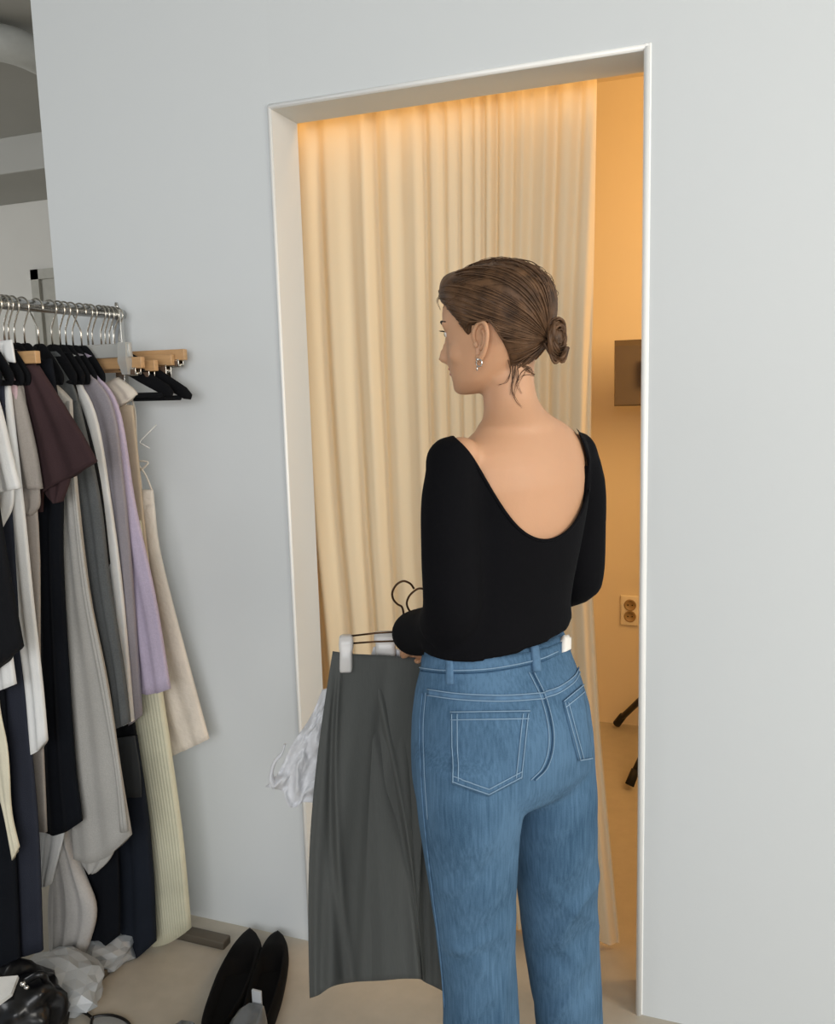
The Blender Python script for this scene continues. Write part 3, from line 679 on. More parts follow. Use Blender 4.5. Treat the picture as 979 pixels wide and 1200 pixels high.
M_skin = mat('skin', '#c49674', .52, var=.035, scale=14, bump=.05, bscale=250, sss=.12, spec=.35)
bo = obj('body', body, M_skin, wm)
M_eye = mat('eye_white', '#e8e2da', .2); M_iris = mat('iris_brown', '#3a2618', .2); M_lash = mat('lash', '#1d130d', .7)
for e in eyes_: obj('eye', e, M_eye, wm)
for s in (-1, 1):
    obj('iris', tohead(ellipsoid((s*.029, .0795, .1075), (.0050, .0022, .0050))), M_iris, wm)
    obj('eyelashes', tohead(join(*[tube([(s*(.030+dx), .0815-abs(dx)*.22, .1125), (s*(.030+dx*1.2), .0875-abs(dx)*.2, .1135)], [.0011, .0004], 5) for dx in np.linspace(-.012, .012, 9)])), M_lash, wm)
    obj('eyebrow', tohead(tube(catmull([(s*.012, .0870, .125), (s*.03, .0830, .130), (s*.05, .070, .127)], 12), [.002, .003, .0034, .0034, .0034, .0034, .0034, .003, .003, .0025, .002, .001], 8, .6)), M_lash, wm)
    pass
# lips colour part
obj('lips', tohead(join(ellipsoid((0, .0823, .0472), (.0190, .0067, .0042)), ellipsoid((0, .0813, .0378), (.0160, .0067, .0050)))), mat('lip', '#b8706a', .45), wm)

# ---- hair
M_hair, nt, b = newmat('dark_brown_hair')
tc = N(nt, 'ShaderNodeTexCoord'); nz1 = N(nt, 'ShaderNodeTexNoise', Scale=55.0, Detail=4.0); cr = N(nt, 'ShaderNodeValToRGB')
cr.color_ramp.elements[0].color = (*hexc('#2e2118'), 1); cr.color_ramp.elements[0].position = .2; cr.color_ramp.elements[1].color = (*hexc('#6c4f37'), 1); cr.color_ramp.elements[1].position = .72
nt.links.new(tc.outputs['Object'], nz1.inputs['Vector']); nt.links.new(nz1.outputs['Fac'], cr.inputs[0]); nt.links.new(cr.outputs[0], b.inputs['Base Color'])
b.inputs['Roughness'].default_value = .5; b.inputs['Specular IOR Level'].default_value = .25
def hairline(th):
    # th: degrees from the face, 0 front .. 180 back
    return float(np.interp(abs(th), [0, 20, 40, 54, 61, 65, 68, 96, 106, 118, 130, 145, 160, 180], [.168, .166, .150, .124, .101, .096, .112, .112, .085, .054, .032, .018, .012, .010]))
hs = loft(interp_head(60)); hbv = BVHTree.FromPolygons([Vector(p) for p in hs[0]], hs[1])
hc = Vector((0, -.008, .115))
def skull(dirv, off):
    d = Vector(dirv).normalized(); h_, n_, i_, ds = hbv.ray_cast(hc, d)
    if h_ is None: return np.array(hc+d*.09)
    return np.array(h_+d*off)
def zdir(th, z):
    # direction from the skull centre to the surface point at height z and azimuth th
    a = math.radians(th); lo, hi = -88., 89.
    for _ in range(26):
        m_ = (lo+hi)/2; e = math.radians(m_); p = skull((math.sin(a)*math.cos(e), math.cos(a)*math.cos(e), math.sin(e)), 0)
        if p[2] < z: lo = m_
        else: hi = m_
    return math.radians((lo+hi)/2)
rings = []; nth = 120; nr_ = 22
elev = [zdir(th, hairline(((th+180) % 360)-180)) for th in np.linspace(0, 360, nth, endpoint=False)]
for k in range(nr_):
    ring = []; t = k/(nr_-1)
    for j in range(nth):
        th = 360*j/nth; a = math.radians(th); e = elev[j]+(PI/2*.985-elev[j])*t
        g = noise.noise((math.cos(a)*9, math.sin(a)*9, e*1.2))
        off = .0015+.0070*min(1, t*3.2)**.8+.0016*g*min(1, t*4)
        fr = max(0, math.cos(a)); off += .017*fr**1.5*math.exp(-((t-.25)/.28)**2)
        ring.append(skull((math.sin(a)*math.cos(e), math.cos(a)*math.cos(e), math.sin(e)), off))
    rings.append(ring)
inner = [[skull(tuple(np.array(p)-np.array(hc)), -.004) for p in rings[0]]]
cap = loft(inner+rings, True)
BUN = np.array([-.010, -.106, .078])
hair = obj('hair', tohead(cap), M_hair, wm)
strands = []
rs = random.Random(3)
bdir = (BUN+np.array([0, .02, 0]))-np.array(hc); bdir /= np.linalg.norm(bdir)
for k in range(330):
    th = rs.uniform(-178, 178); a = math.radians(th); zz = hairline(th)+.002
    e0 = zdir(th, zz)
    if rs.random() < .55: e0 += rs.random()**1.3*(PI/2-e0)*.95
    d0 = np.array([math.sin(a)*math.cos(e0), math.cos(a)*math.cos(e0), math.sin(e0)])
    om = math.acos(max(-1, min(1, float(d0@bdir))))
    if om < .12: continue
    P = []; nst = 16; lift = rs.uniform(.0045, .0098)
    sway = rs.uniform(-.05, .05)
    for i in range(nst):
        t = i/(nst-1); d = (math.sin((1-t)*om)*d0+math.sin(t*om)*bdir)/math.sin(om)
        d = d+np.array([0, 0, sway*math.sin(PI*t)])
        # keep the sweep above the ears
        low = -.10+.0*t
        off = .002+lift*min(1, (t+.04)*5)**.7
        fr = max(0, d[1]/np.linalg.norm(d))
        off += .016*fr**1.5*math.exp(-((t-.22)/.3)**2)
        thd = math.degrees(math.atan2(d[0], d[1])); hl_ = hairline(thd)+.004; q = skull(d, off)
        if q[2] < hl_ and t < .9:
            e_ = zdir(thd, hl_); a_ = math.radians(thd); q = skull((math.sin(a_)*math.cos(e_), math.cos(a_)*math.cos(e_), math.sin(e_)), off)
        P.append(q)
    r0_ = rs.uniform(.0011, .0026)
    strands.append(tube([hl(p) for p in P], [r0_*min(1, .35+3*t)*(1-.35*t) for t in np.linspace(0, 1, nst)], 5, .6))
hsd = obj('hair_strands', join(*strands), M_hair, hair); hsd['kind'] = 'stuff'
# bun: twisted loops
bun = []
ax = np.array([-.55, -.80, -.05]); ax /= np.linalg.norm(ax); e1 = np.cross(ax, (0, 0, 1)); e1 /= np.linalg.norm(e1); e2 = np.cross(ax, e1)
for k in range(46):
    ph = rs.uniform(0, 6.28); rad0 = rs.uniform(.008, .0225); dep = rs.uniform(-.010, .014)*(1-rad0/.03); tw = rs.uniform(-.006, .006); span = rs.uniform(3.2, 6.0)
    P = [BUN+ax*(dep+.004*math.sin(2*t+ph))+e1*(rad0*(1-.12*t/6)*math.cos(t+ph))*.92+e2*(rad0*1.28*math.sin(t+ph)+tw) for t in np.linspace(0, span, 22)]
    r0_ = rs.uniform(.0016, .0036)
    bun.append(tube([hl(p) for p in P], [r0_*(.3+.7*math.sin(PI*t)) for t in np.linspace(0, 1, 22)], 6, .8))
bun.append(tohead(ellipsoid(BUN-ax*.004, (.015, .014, .018))))
# tucked tail under the bun
for k in range(12):
    P = catmull([BUN+np.array([rs.uniform(-.01, .01), .02, -.008]), BUN+np.array([rs.uniform(-.012, .012), .012, -.026]), BUN+np.array([rs.uniform(-.014, .01), -.004+rs.uniform(-.004, .008), -.036-rs.uniform(0, .010)]), BUN+np.array([rs.uniform(-.01, .01), -.016, -.020])], 14)
    bun.append(tube([hl(p) for p in P], .0022, 6))
obj('hair_bun', join(*bun), M_hair, hair)
# loose wisps on the nape and at the temple
wis = []
bbv = BVHTree.FromPolygons(body[0], body[1])
def wisp(pts, off, r_=.0011):
    P = []
    for a, b_ in pts:
        h = rayhit(bbv, a, b_, .0015); P.append(h[0] if h is not None else WP(a, b_, off))
    wis.append(tube(catmull(P, 16), [r_*(1.05-t*.85) for t in np.linspace(0, 1, 16)], 5))
for pts, of in (([(604, 424), (603, 440), (600, 456), (604, 470), (612, 478)], -.045), ([(606, 424), (606, 440), (607, 452), (612, 462)], -.045), ([(596, 420), (598, 436), (594, 448), (585, 452)], -.052),
                ([(610, 426), (618, 434), (626, 440), (614, 440), (606, 448)], -.04), ([(612, 428), (620, 432), (625, 437)], -.04), ([(600, 424), (601, 445), (599, 462)], -.046),
                ([(620, 430), (612, 438), (605, 452), (602, 466)], -.042), ([(518, 345), (513, 352), (516, 364)], .02)):
    for k in range(4):
        j = lambda: rs.uniform(-1.6, 1.6)
        wisp([(a+j(), b_+j()) for a, b_ in pts], of+rs.uniform(-.003, .003), rs.uniform(.0003, .00065))
# fuzz along the crown
for k in range(60):
    th = rs.uniform(-180, 180); a = math.radians(th); e = rs.uniform(.3, 1.5); d = np.array([math.sin(a)*math.cos(e), math.cos(a)*math.cos(e), math.sin(e)])
    P = [skull(d+np.array([0, -.14*i, .02*i]), .012+.0035*math.sin(i*.8)) for i in range(6)]
    wis.append(tube([hl(p) for p in P], .0004, 4))
lw = obj('loose_wisps', join(*wis), M_hair, hair); lw['kind'] = 'stuff'
# earring
M_sil = mat('polished_silver', '#d8d6d2', .12, 1)
lob = np.array([-.0720, .0105, .053])
er = [lob+np.array([-.001-.003*math.sin(a*.5), .0052*math.cos(a), -.005+.006*math.sin(a)]) for a in np.linspace(0, 2*PI, 26)]
obj('earring', tohead(join(tube(er, .0012, 8), ellipsoid(lob+np.array([-.004, .002, .001]), (.0026, .0026, .0026)), tube([lob+np.array([-.003, .004, -.010]), lob+np.array([-.003, .0045, -.018])], [.0009, .0014], 6))), M_sil, wm, label='small silver hoop earring')

# ---- jeans
jn = join(hips(.001), zclamp(leg(LEGL, .0, 2.3), .03), zclamp(leg(LEGR, .0, 2.3), .03))
jn = remesh(jn, .006, 10, .5)
def jwrinkle(vf):
    out = []
    for p in vf[0]:
        P = np.array(p); z = P[2]; lowk = max(0, min(1, (.86-z)/.25))
        d_ = P@RH*1.0; f_ = noise.noise((d_*7+z*5, P@FH*6, z*7.5))*.6+noise.noise((d_*14-z*13, P@FH*9, z*13+4))*.4
        amp = .0015+.012*lowk
        rg = max(0, 1-abs(noise.noise((d_*5+z*4.2, P@FH*3, z*3.2-d_*3+7)))*5)*max(0, min(1, (.78-z)/.1))
        rg2 = max(0, 1-abs(noise.noise((d_*6-z*5.5+3, P@FH*3, z*4+d_*4)))*5)*lowk
        f_ += (.45*rg+.55*rg2)*.0095/amp
        cen = np.array([0, 0, 0]); n_ = -FH
        out.append(tuple(P+n_*f_*amp+RH*f_*amp*.25))
    return out, vf[1]
jn = jwrinkle(jn)
jb = BVHTree.FromPolygons(jn[0], jn[1])
M_den, nt, b = newmat('blue_denim'); L_ = nt.links
tc = N(nt, 'ShaderNodeTexCoord'); mp = N(nt, 'ShaderNodeMapping'); mp.inputs['Scale'].default_value = (55, 55, 3.5); L_.new(tc.outputs['Object'], mp.inputs['Vector'])
na = N(nt, 'ShaderNodeTexNoise', Scale=5.0, Detail=6.0); L_.new(mp.outputs[0], na.inputs['Vector'])
nb = N(nt, 'ShaderNodeTexNoise', Scale=6.5, Detail=3.0); L_.new(tc.outputs['Object'], nb.inputs['Vector'])
nc_ = N(nt, 'ShaderNodeTexNoise', Scale=700.0, Detail=2.0); L_.new(tc.outputs['Object'], nc_.inputs['Vector'])
ad = N(nt, 'ShaderNodeMath', operation='MULTIPLY_ADD'); ad.inputs[1].default_value = .45; L_.new(na.outputs['Fac'], ad.inputs[0])
a2 = N(nt, 'ShaderNodeMath', operation='MULTIPLY'); a2.inputs[1].default_value = .55; L_.new(nb.outputs['Fac'], a2.inputs[0]); L_.new(a2.outputs[0], ad.inputs[2])
a3 = N(nt, 'ShaderNodeMath', operation='MULTIPLY_ADD'); a3.inputs[1].default_value = .18; L_.new(nc_.outputs['Fac'], a3.inputs[0]); L_.new(ad.outputs[0], a3.inputs[2])
cr = N(nt, 'ShaderNodeValToRGB'); cr.color_ramp.elements[0].position = .34; cr.color_ramp.elements[0].color = (*hexc('#29455d'), 1); cr.color_ramp.elements[1].position = .70; cr.color_ramp.elements[1].color = (*hexc('#557490'), 1)
L_.new(a3.outputs[0], cr.inputs[0]); L_.new(cr.outputs[0], b.inputs['Base Color']); b.inputs['Roughness'].default_value = .9; b.inputs['Specular IOR Level'].default_value = .15
bp = N(nt, 'ShaderNodeBump', Strength=.3, Distance=.002); L_.new(a3.outputs[0], bp.inputs['Height']); L_.new(bp.outputs[0], b.inputs['Normal'])
M_dend = mat('denim_seam', '#35516c', .9, var=.2, scale=60, spec=.1); M_stitch = mat('pale_thread', '#7d98b0', .8, var=.1); M_denl = mat('denim_worn', '#587692', .9, var=.2, scale=70, spec=.1)
je = obj('jeans', jn, M_den, wm)
def surf(pts, n=40, push=.0012):
    out = []
    for p in catmull(pts, n):
        h = rayhit(jb, p[0], p[1], push)
        if h is not None: out.append(h[0])
    return out
def stitch(pts, n=40, r_=.0009, name='stitching', m=None, parent=None, push=.0012):
    P = surf(pts, n, push)
    if len(P) > 2: return obj(name, tube(P, r_, 6), m or M_stitch, parent or je)
def patch(quad_fn, ns, nt_, push, m, name, parent=None):
    """thick patch laid on the jeans; quad_fn(s, t) -> photograph position"""
    V, W_ = [], []
    for i in range(ns):
        for k in range(nt_):
            q = quad_fn(i/(ns-1), k/(nt_-1)); h = rayhit(jb, q[0], q[1], 0)
            if h is None: h = (WP(q[0], q[1], 0), -FH)
            V.append(h[0]+h[1]*push); W_.append(h[0]-h[1]*.002)
    n = len(V); F_ = []
    for i in range(ns-1):
        for k in range(nt_-1):
            a = i*nt_+k; F_.append((a, a+1, a+nt_+1, a+nt_)); F_.append((n+a, n+a+nt_, n+a+nt_+1, n+a+1))
    rim = [i*nt_ for i in range(ns)]+[(ns-1)*nt_+k for k in range(1, nt_)]+[i*nt_+nt_-1 for i in range(ns-2, -1, -1)]+[k for k in range(nt_-2, 0, -1)]
    for a, c in zip(rim, rim[1:]+rim[:1]): F_.append((a, c, n+c, n+a))
    return obj(name, (V+W_, F_), m, parent or je)
def lerp(a, b_, t): return (a[0]+(b_[0]-a[0])*t, a[1]+(b_[1]-a[1])*t)
def curve(pts, t): return catmull(pts, 41)[int(round(t*40))]
# waistband
topc = [(497, 768), (530, 769), (580, 769), (630, 762), (664, 750)]; botc = [(492, 785), (525, 788), (575, 786), (628, 776), (668, 762)]
patch(lambda s, t: lerp(curve(topc, s), curve(botc, s), t), 40, 4, .0028, M_den, 'waistband')
for dy in (-2.5,): stitch([(p[0], p[1]+dy) for p in botc[:4]]+[(652, 766.5+dy)], 60, push=.0036)
stitch([(p[0], p[1]+1) for p in botc[:4]]+[(652, 767.5)], 60, .0012, push=.0008, m=M_dend)
# yoke seam and seat seam
yk1 = [(502, 811), (540, 816), (590, 818), (638, 815)]; yk2 = [(638, 814), (655, 808), (672, 796), (679, 784)]
for c_ in (yk1, yk2):
    patch(lambda s, t: (lambda p: (p[0], p[1]-3+7*t))(curve(c_, s)), 30, 3, .0014, M_denl, 'yoke_seam')
    stitch([(p[0], p[1]-3.2) for p in c_], push=.0022); stitch([(p[0], p[1]+3.8) for p in c_], push=.0022)
seat = [(624, 788), (631, 802), (637, 815), (643, 835), (647, 858), (646, 880), (639, 900), (626, 914)]
stitch(seat, 50, .0011, push=.001, m=M_dend); stitch([(p[0]-4, p[1]) for p in seat], 50, .0008); stitch([(p[0]+2, p[1]) for p in seat], 50, .0008)
side = [(496, 812), (493, 850), (494, 900), (498, 960), (507, 1040), (516, 1110), (522, 1180)]
stitch(side, 50, .0014, 'side_seam', M_denl)
stitch([(p[0]+4, p[1]) for p in side[:4]], 40, .0007)
# belt loops
for L0, L1, wd_ in (((528.5, 763), (529, 802), 7), ((625, 757), (628, 787), 8)):
    patch(lambda s, t: (L0[0]+(L1[0]-L0[0])*t+(s-.5)*wd_, L0[1]+(L1[1]-L0[1])*t), 4, 12, .0062, M_denl, 'belt_loop')
patch(lambda s, t: (657+s*7, 748+t*17-s*3), 5, 6, .0085, mat('white_leather', '#efe9e0', .5), 'label_patch')
# pockets
TL, TR, BR_, BM, BL = (529, 834), (620, 833), (612, 912), (572, 933), (530, 918)
def pk(s, t):
    top = lerp(TL, TR, s); bot = lerp(BL, BM, s*2) if s < .5 else lerp(BM, BR_, s*2-1); return lerp(top, bot, t)
p_ = patch(pk, 25, 20, .0030, M_den, 'back_pocket')
def line(pts, pp, **kw): stitch(pts, 60 if len(pts) > 3 else 30, parent=pp, push=.0042, **kw)
line([TL, TR], p_); line([(530, 843), (619, 842)], p_)
for ins in (2, 8):
    line([(529+ins, 836), (530+ins, 917-ins*.3)], p_, r_=.0008); line([(620-ins, 836), (612-ins, 911)], p_, r_=.0008)
    line([(531, 917-ins), (572, 932-ins)], p_, r_=.0008); line([(572, 932-ins), (611, 911-ins)], p_, r_=.0008)
rTL, rTR, rBR, rBL = (659, 822), (682, 803), (694, 889), (677, 891)
q_ = patch(lambda s, t: lerp(lerp(rTL, rTR, s), lerp(rBL, rBR, s), t), 10, 20, .0030, M_den, 'back_pocket')
line([rTL, rTR], q_); line([(661, 829), (683, 811)], q_)
for ins in (1, 5): line([(659+ins, 823), (677+ins, 889)], q_, r_=.0008)
line([(678, 890), (692, 888)], q_)
# shoes under the hems
M_shoe = mat('black_leather', '#15151a', .35)
for T_, nm in ((LEGL, 'shoe'), (LEGR, 'shoe')):
    y_, L, R, rt, of = T_[-1]; c0 = WP((L+R)/2, y_, of); c0[2] = 0; rings = []
    for yv, w_, h_ in ((-.085, .018, .05), (-.07, .030, .065), (-.02, .033, .075), (.04, .036, .070), (.09, .044, .052), (.13, .040, .042), (.155, .024, .03), (.163, .010, .02)):
        rings.append([c0+FB*yv+RB*w_*math.cos(a)*(1 if True else 1)+Z_*(max(0, h_*(.5+.5*math.sin(a)*1.0))) for a in np.linspace(0, 2*PI, 20, endpoint=False)])
    obj(nm, loft(rings), M_shoe, wm)

# ---- things in the hand
def cloth_px(top, bot, offf, ns=60, nt_=50, side=None, th=.008, sidew=None):
    """double-layer cloth between a top and a bottom edge; offf(s,t) gives the depth"""
    T = catmull(top, ns); B = catmull(bot, ns); fr, bk = [], []
    for k in range(nt_):
        t = k/(nt_-1)
        for i in range(ns):
            s = i/(ns-1); p = T[i]+(B[i]-T[i])*t; x = p[0]+(side(s, t) if side else 0); o_ = offf(s, t)
            e = th*min(1, 8*min(s, 1-s)+.05)
            fr.append(WP(x, p[1], o_-e)); bk.append(WP(x, p[1], o_+e))
    n = len(fr); F_ = []
    for k in range(nt_-1):
        for i in range(ns-1):
            a = k*ns+i; F_.append((a, a+1, a+ns+1, a+ns)); F_.append((n+a, n+a+ns, n+a+ns+1, n+a+1))
    for k in range(nt_-1):
        a = k*ns; F_.append((a, a+ns, n+a+ns, n+a)); a = k*ns+ns-1; F_.append((a, n+a, n+a+ns, a+ns))
    for i in range(ns-1):
        F_.append((i, n+i, n+i+1, i+1)); a = (nt_-1)*ns+i; F_.append((a, a+1, n+a+1, n+a))
    return fr+bk, F_
M_sk = cloth('charcoal_suiting', '#545654', rough=.8, var=.04, scale=40, stretch=(10, 10, 1), bump=.1)
SO = .13
def sko(s, t):
    o_ = SO+.012*t*math.sin(s*9+1.5*t)+.006*math.sin(s*23+2*t)*t
    d = s-(.17+.42*t); o_ += -.010*math.exp(-(d/.035)**2)*min(1, t*6)*(1-.4*t)+.008*math.exp(-((d+.07)/.05)**2)*min(1, t*6)
    d2 = s-(.70-.04*t); o_ += .012*math.exp(-(d2/.05)**2)*min(1, t*4)
    return o_+.05*(s-.2)
sk = empty('skirt', WP(430, 1160, SO), 'long charcoal grey skirt with hem slit held on a clip hanger beside the jeans', 'skirt')
sde = lambda s, t: -(1-s)*(12*math.sin(PI*min(1, t*1.0))**1.0)*(1 if t < 1 else 0)
obj('front_panel', cloth_px([(390, 763), (412, 766), (450, 768), (505, 772)], [(363, 1170), (374, 1166), (390, 1156), (415, 1151), (450, 1149), (487, 1145)], sko, side=sde), M_sk, sk)
obj('back_panel', cloth_px([(420, 772), (470, 774), (512, 776)], [(430, 1149), (486, 1147), (500, 1152), (532, 1168)], lambda s, t: sko(s, t)+.028, side=lambda s, t: 0), M_sk, sk)
M_brz = mat('bronze_wire', '#4a3423', .3, .9)
def hhanger(label, hk, bars, off, clips):
    g = empty('clip_hanger', WP(bars[0][0][0], bars[0][0][1], off), label, 'hanger')
    obj('hook', tube(catmull([WP(a, b_, off) for a, b_ in hk], 40), .0019, 8), M_brz, g)
    for br in bars: obj('wire', tube([WP(a, b_, off+.0) for a, b_ in br], .0017, 8), M_brz, g)
    for cx, cy0, cy1, w_ in clips:
        r_ = []
        for t, ww, dd in ((0, .6, .006), (.05, .95, .011), (.22, 1, .013), (.36, .98, .014), (.42, .86, .016), (.9, .9, .018), (.97, .85, .016), (1, .6, .010)):
            c0 = WP(cx, cy0+(cy1-cy0)*t, off); hw_ = np.linalg.norm(WP(cx+w_/2, cy0, off)-WP(cx-w_/2, cy0, off))/2*ww
            r_.append([c0+RH*hw_*math.copysign(abs(math.cos(a))**.4, math.cos(a))+FH*dd*math.copysign(abs(math.sin(a))**.4, math.sin(a)) for a in np.linspace(0, 2*PI, 24, endpoint=False)])
        obj('clip', loft(r_), M_clip, g)
    return g
M_clip = mat('frosted_plastic', '#e9e6e2', .3, trans=.25, var=.03)
hhanger('bronze wire hanger with a frosted clip gripping the charcoal skirt', [(485.5, 690), (481, 684), (473, 681), (465, 685), (460, 694), (461, 702), (466, 708), (471, 711), (473, 718), (474, 730), (476, 748)], [[(405, 746), (440, 742), (505, 738)], [(405, 754.5), (440, 752), (505, 750)]], SO, [(406, 744, 786, 17), (520, 744, 786, 17)])
hhanger('second bronze wire hanger, carrying the crumpled white garment', [(503, 698), (498, 691), (490, 690), (481, 697), (477, 706), (479, 714), (484, 720), (486, 730), (488, 746)], [[(440, 746), (515, 744)], [(440, 752), (515, 752)]], SO+.05, [(452, 740, 768, 27)])
M_wp = mat('crumpled_white_cloth', '#dcdde0', .45, var=.04, scale=25, bump=.5, bscale=35, trans=.08)
def wo(s, t): return SO+.07+.018*noise.noise((s*5, t*9, 2.2))*(.3+t)+.010*abs(noise.noise((s*11, t*17, 5.)))
wg = empty('blouse', WP(350, 945, SO+.07), 'crumpled white thin garment hanging behind the charcoal skirt', 'garment')
obj('upper', cloth_px([(438, 758), (452, 757), (473, 763)], [(425, 800), (450, 806), (480, 808)], lambda s, t: SO+.055+.004*math.sin(s*20), ns=24, nt_=14, th=.006), M_wp, wg)
obj('drape', cloth_px([(378, 808), (410, 800), (470, 796)], [(309, 922), (322, 925), (331, 928), (337, 944), (346, 946), (358, 940), (390, 945), (440, 950)], wo, ns=60, nt_=50, th=.012, side=lambda s, t: (1-s)**2*(5*math.sin(t*9)*t+6*math.sin(PI*t))), M_wp, wg)
obj('tie', tube(catmull([WP(a, b_, SO+.06) for a, b_ in ((322, 922), (318, 910), (322, 893), (331, 882), (334, 872))], 14), [.010]*4+[.007]*6+[.004]*4, 8, .5), M_wp, wg)

# ================================================================== FLOOR THINGS
M_suede = mat('black_suede', '#070708', .75, var=.1, spec=.12)
M_ins = mat('dark_insole', '#0c0c0d', .8, spec=.1)
def pump(label, Lp, Rp, zf):
    n = 30; L = catmull([PZ(a, b_, zf) for a, b_ in Lp], n); R = catmull([PZ(a, b_, zf) for a, b_ in Rp], n); rings = []; ins = []
    for k in range(n):
        t = k/(n-1); l, r_ = L[k], R[k]; c0 = (l+r_)/2; w_ = (r_-l); w_[2] = 0; opn = max(0, min(1, (t-.33)/.10))*(1 if t < .97 else 0)
        hgt = .028+.030*min(1, t*2.2)+.022*max(0, t-.5)*2
        prof = [(-.42, 0), (-.5, .25), (-.49, .6), (-.40, .85-.0*opn), (-.36, .86), (-.28, .95-.60*opn), (0, 1.0-.68*opn), (.28, .95-.60*opn), (.36, .86), (.40, .85), (.49, .6), (.5, .25), (.42, 0), (0, 0)]
        rings.append([np.array([c0[0], c0[1], 0])+w_*a*1.0+np.array([0, 0, max(.001, b_*hgt)]) for a, b_ in prof])
        if opn > .99: ins.append([np.array([c0[0], c0[1], .004])+w_*a+np.array([0, 0, b_*hgt]) for a, b_ in ((-.27, .36), (0, .33), (.27, .36))])
    g = empty('pump_shoe', (rings[15][13][0], rings[15][13][1], 0), label, 'shoe', 'black pointed pumps against the wall')
    obj('upper', loft(rings), M_suede, g); obj('insole', loft(ins, False, False), M_ins, g)
    return g
pump('black pointed shoe with its toe to the wall, left one of the pair', [(292, 1084), (283, 1092), (268, 1112), (255, 1138), (244, 1168), (236, 1198), (236, 1222), (242, 1236)], [(293, 1084), (302, 1092), (307, 1106), (305, 1128), (297, 1155), (285, 1182), (270, 1206), (250, 1236)], .035)
pump('black pointed shoe with its toe to the wall, right one of the pair', [(325, 1087), (315, 1094), (305, 1110), (298, 1132), (289, 1160), (283, 1188), (282, 1212), (288, 1232)], [(326, 1087), (334, 1095), (338, 1110), (337, 1130), (332, 1158), (326, 1180), (316, 1206), (296, 1232)], .035)
M_gls = mat('glossy_grey_vinyl', '#5e6163', .12, var=.15, scale=20, coat=.6)
M_tab = mat('pale_grey_tab', '#b4b6b8', .5)
def heel_shoe(label, px, py, w_, tab):
    # heel counter nearest the wall, toe towards the camera
    c0 = PZ(px, py, .075); c0[2] = 0; d = np.array([.12, -1, 0]); d /= np.linalg.norm(d); s_ = np.array([-d[1], d[0], 0]); rings = []
    for k, (t, ww, hh) in enumerate(((0, .35, .075), (.01, .62, .082), (.03, .86, .084), (.06, 1, .080), (.10, 1.0, .070), (.16, 1.08, .058), (.21, .95, .045), (.245, .55, .032), (.26, .15, .02))):
        rings.append([c0+d*t+s_*w_/2*ww*a+np.array([0, 0, b_*hh]) for a, b_ in ((-.9, 0), (-1, .2), (-.96, .7), (-.78, .96), (-.55, 1), (0, 1-.25*(t < .15)*(t > .02)), (.55, 1), (.78, .96), (.96, .7), (1, .2), (.9, 0), (0, 0))])
    g = empty('shoe', tuple(c0+d*.12), label, 'shoe', 'glossy grey shoes at the bottom edge')
    obj('upper', loft(rings), M_gls, g)
    if tab:
        a, b_ = PZ(297.5, 1163, .10), PZ(308.5, 1163, .10); M_ = np.array([(a[0]+b_[0])/2, (a[1]+b_[1])/2, 0])
        obj('pull_tab', bevbox(c0[0]-.0115, c0[0]+.0115, c0[1]-.004, c0[1]+.002, .070, .108, .0015), M_tab, g)
    return g
heel_shoe('glossy grey shoe with a pale pull tab, heel towards the black pumps', 302, 1176, .085, True)
heel_shoe('glossy grey shoe mostly cut off by the bottom edge', 222, 1196, .075, False)
# glasses
M_frm = mat('black_frame', '#14110f', .3)
gl = empty('eyeglasses', tuple(PZ(110, 1192, 0)), 'thin black-framed eyeglasses lying on the concrete floor', 'glasses')
def pz(pts, z=.006): return [PZ(a, b_, z) for a, b_ in pts]
rimp = [(109, 1192), (118, 1190), (132, 1190), (146, 1195), (153, 1203), (150, 1216), (136, 1224), (120, 1222), (110, 1212), (107, 1200), (109, 1192)]
obj('rim', tube(catmull(pz(rimp), 40), .0035, 8), M_frm, gl)
obj('bridge', tube(catmull(pz([(108, 1193), (103, 1189), (98, 1186), (92, 1181)], .008), 12), .0035, 8), M_frm, gl)
obj('temple', tube(catmull(pz([(70, 1179), (80, 1178), (89, 1176), (97, 1182), (107, 1181)], .010), 20), .0028, 8), M_frm, gl)
rc = np.mean(pz(rimp), 0)
obj('lens', loft([[np.array(p)*.97+rc*.03 for p in catmull(pz(rimp, .005), 40)[:-1]], [rc*.9+np.array(p)*.1 for p in catmull(pz(rimp, .005), 40)[:-1]]], False), mat('smoky_lens', '#b9bcbc', .1, trans=.5), gl)
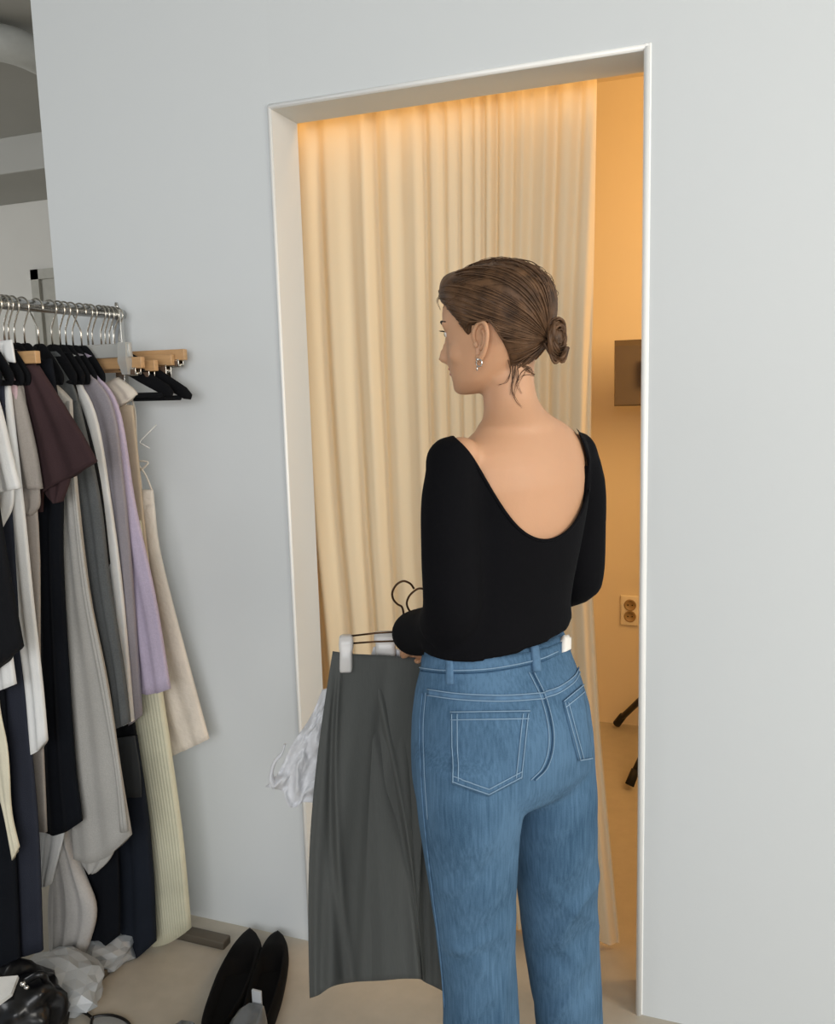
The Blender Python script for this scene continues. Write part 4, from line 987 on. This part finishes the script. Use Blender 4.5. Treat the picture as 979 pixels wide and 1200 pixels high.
# bags
def lump(c0, r_, seed, amp, sub=5, sc=7, pw=2.0, crease=0):
    bm = bmesh.new(); bmesh.ops.create_icosphere(bm, subdivisions=sub, radius=1)
    for v in bm.verts:
        d = v.co.normalized(); n_ = abs(noise.noise(d*1.5+Vector((seed, 0, 0))))*1.3+.42*abs(noise.noise(d*sc*.36+Vector((0, seed, 0))))+.10*abs(noise.noise(d*sc*.9+Vector((0, seed, 3))))
        k = 1+amp*(n_-.6); k *= (abs(d.x)**pw+abs(d.y)**pw+abs(d.z)**pw)**(-1/pw)
        if crease: k -= crease*max(0, 1-7*abs(noise.noise(d*2.6+Vector((seed*2, 1, 0)))))+crease*.6*max(0, 1-6*abs(noise.noise(d*5.2+Vector((3, seed, 0)))))
        v.co = Vector((d.x*r_[0]*k, d.y*r_[1]*k, d.z*r_[2]*k))
        v.co.z = max(v.co.z, -r_[2]*.72)
        v.co += Vector(c0)
    bm.verts.index_update(); o_ = [tuple(v.co) for v in bm.verts], [[v.index for v in f.verts] for f in bm.faces]; bm.free(); return o_
M_pbag = mat('white_plastic_bag', '#aeb2b4', .3, var=.05, trans=.12, bump=.4, bscale=30)
M_bbag = mat('black_leather_bag', '#0b0b0d', .3, var=.1, bump=.3, bscale=18)
c1 = PZ(72, 1150, .05); c1[2] = .045
tag(obj('plastic_bag', lump(c1, (.110, .085, .062), 2.3, .34, sub=3, pw=2.5), M_pbag, None, False), 'crumpled white plastic bag on the floor under the pale grey trousers', 'bag')
c2 = PZ(120, 1112, .03); c2[2] = .033
tag(obj('plastic_bag', lump(c2, (.085, .07, .045), 6.1, .3, sub=3, pw=2.5), M_pbag, None, False), 'smaller crumpled white plastic bag on the floor beside the dark navy trousers', 'bag')
c3 = PZ(22, 1180, .07); c3[2] = .067
bb = empty('handbag', (c3[0], c3[1], 0), 'black shiny handbag slumped on the floor at the lower left corner', 'bag')
obj('pouch', lump(c3, (.100, .092, .092), 4.4, .36, sub=4, pw=2.6), M_bbag, bb)
obj('handle', tube(catmull([PZ(30, 1150, .15), PZ(45, 1142, .165), PZ(52, 1146, .15), PZ(56, 1165, .09)], 18), .008, 8), M_bbag, bb)
obj('buckle', join(ellipsoid(PZ(27, 1153, .17), (.006, .006, .006)), ellipsoid(PZ(31, 1157, .165), (.006, .005, .005))), M_sil, bb)
pw = [PZ(-14, 1146, .165), PZ(21, 1143, .165), PZ(13, 1164, .155), PZ(-14, 1184, .145)]
tag(obj('paper_bag', loft([pw, [p+np.array([-.004, .006, -.012]) for p in pw]]), mat('white_paper', '#dcdcd8', .7), None, False), 'white paper bag corner at the left edge lying on the black handbag', 'bag')
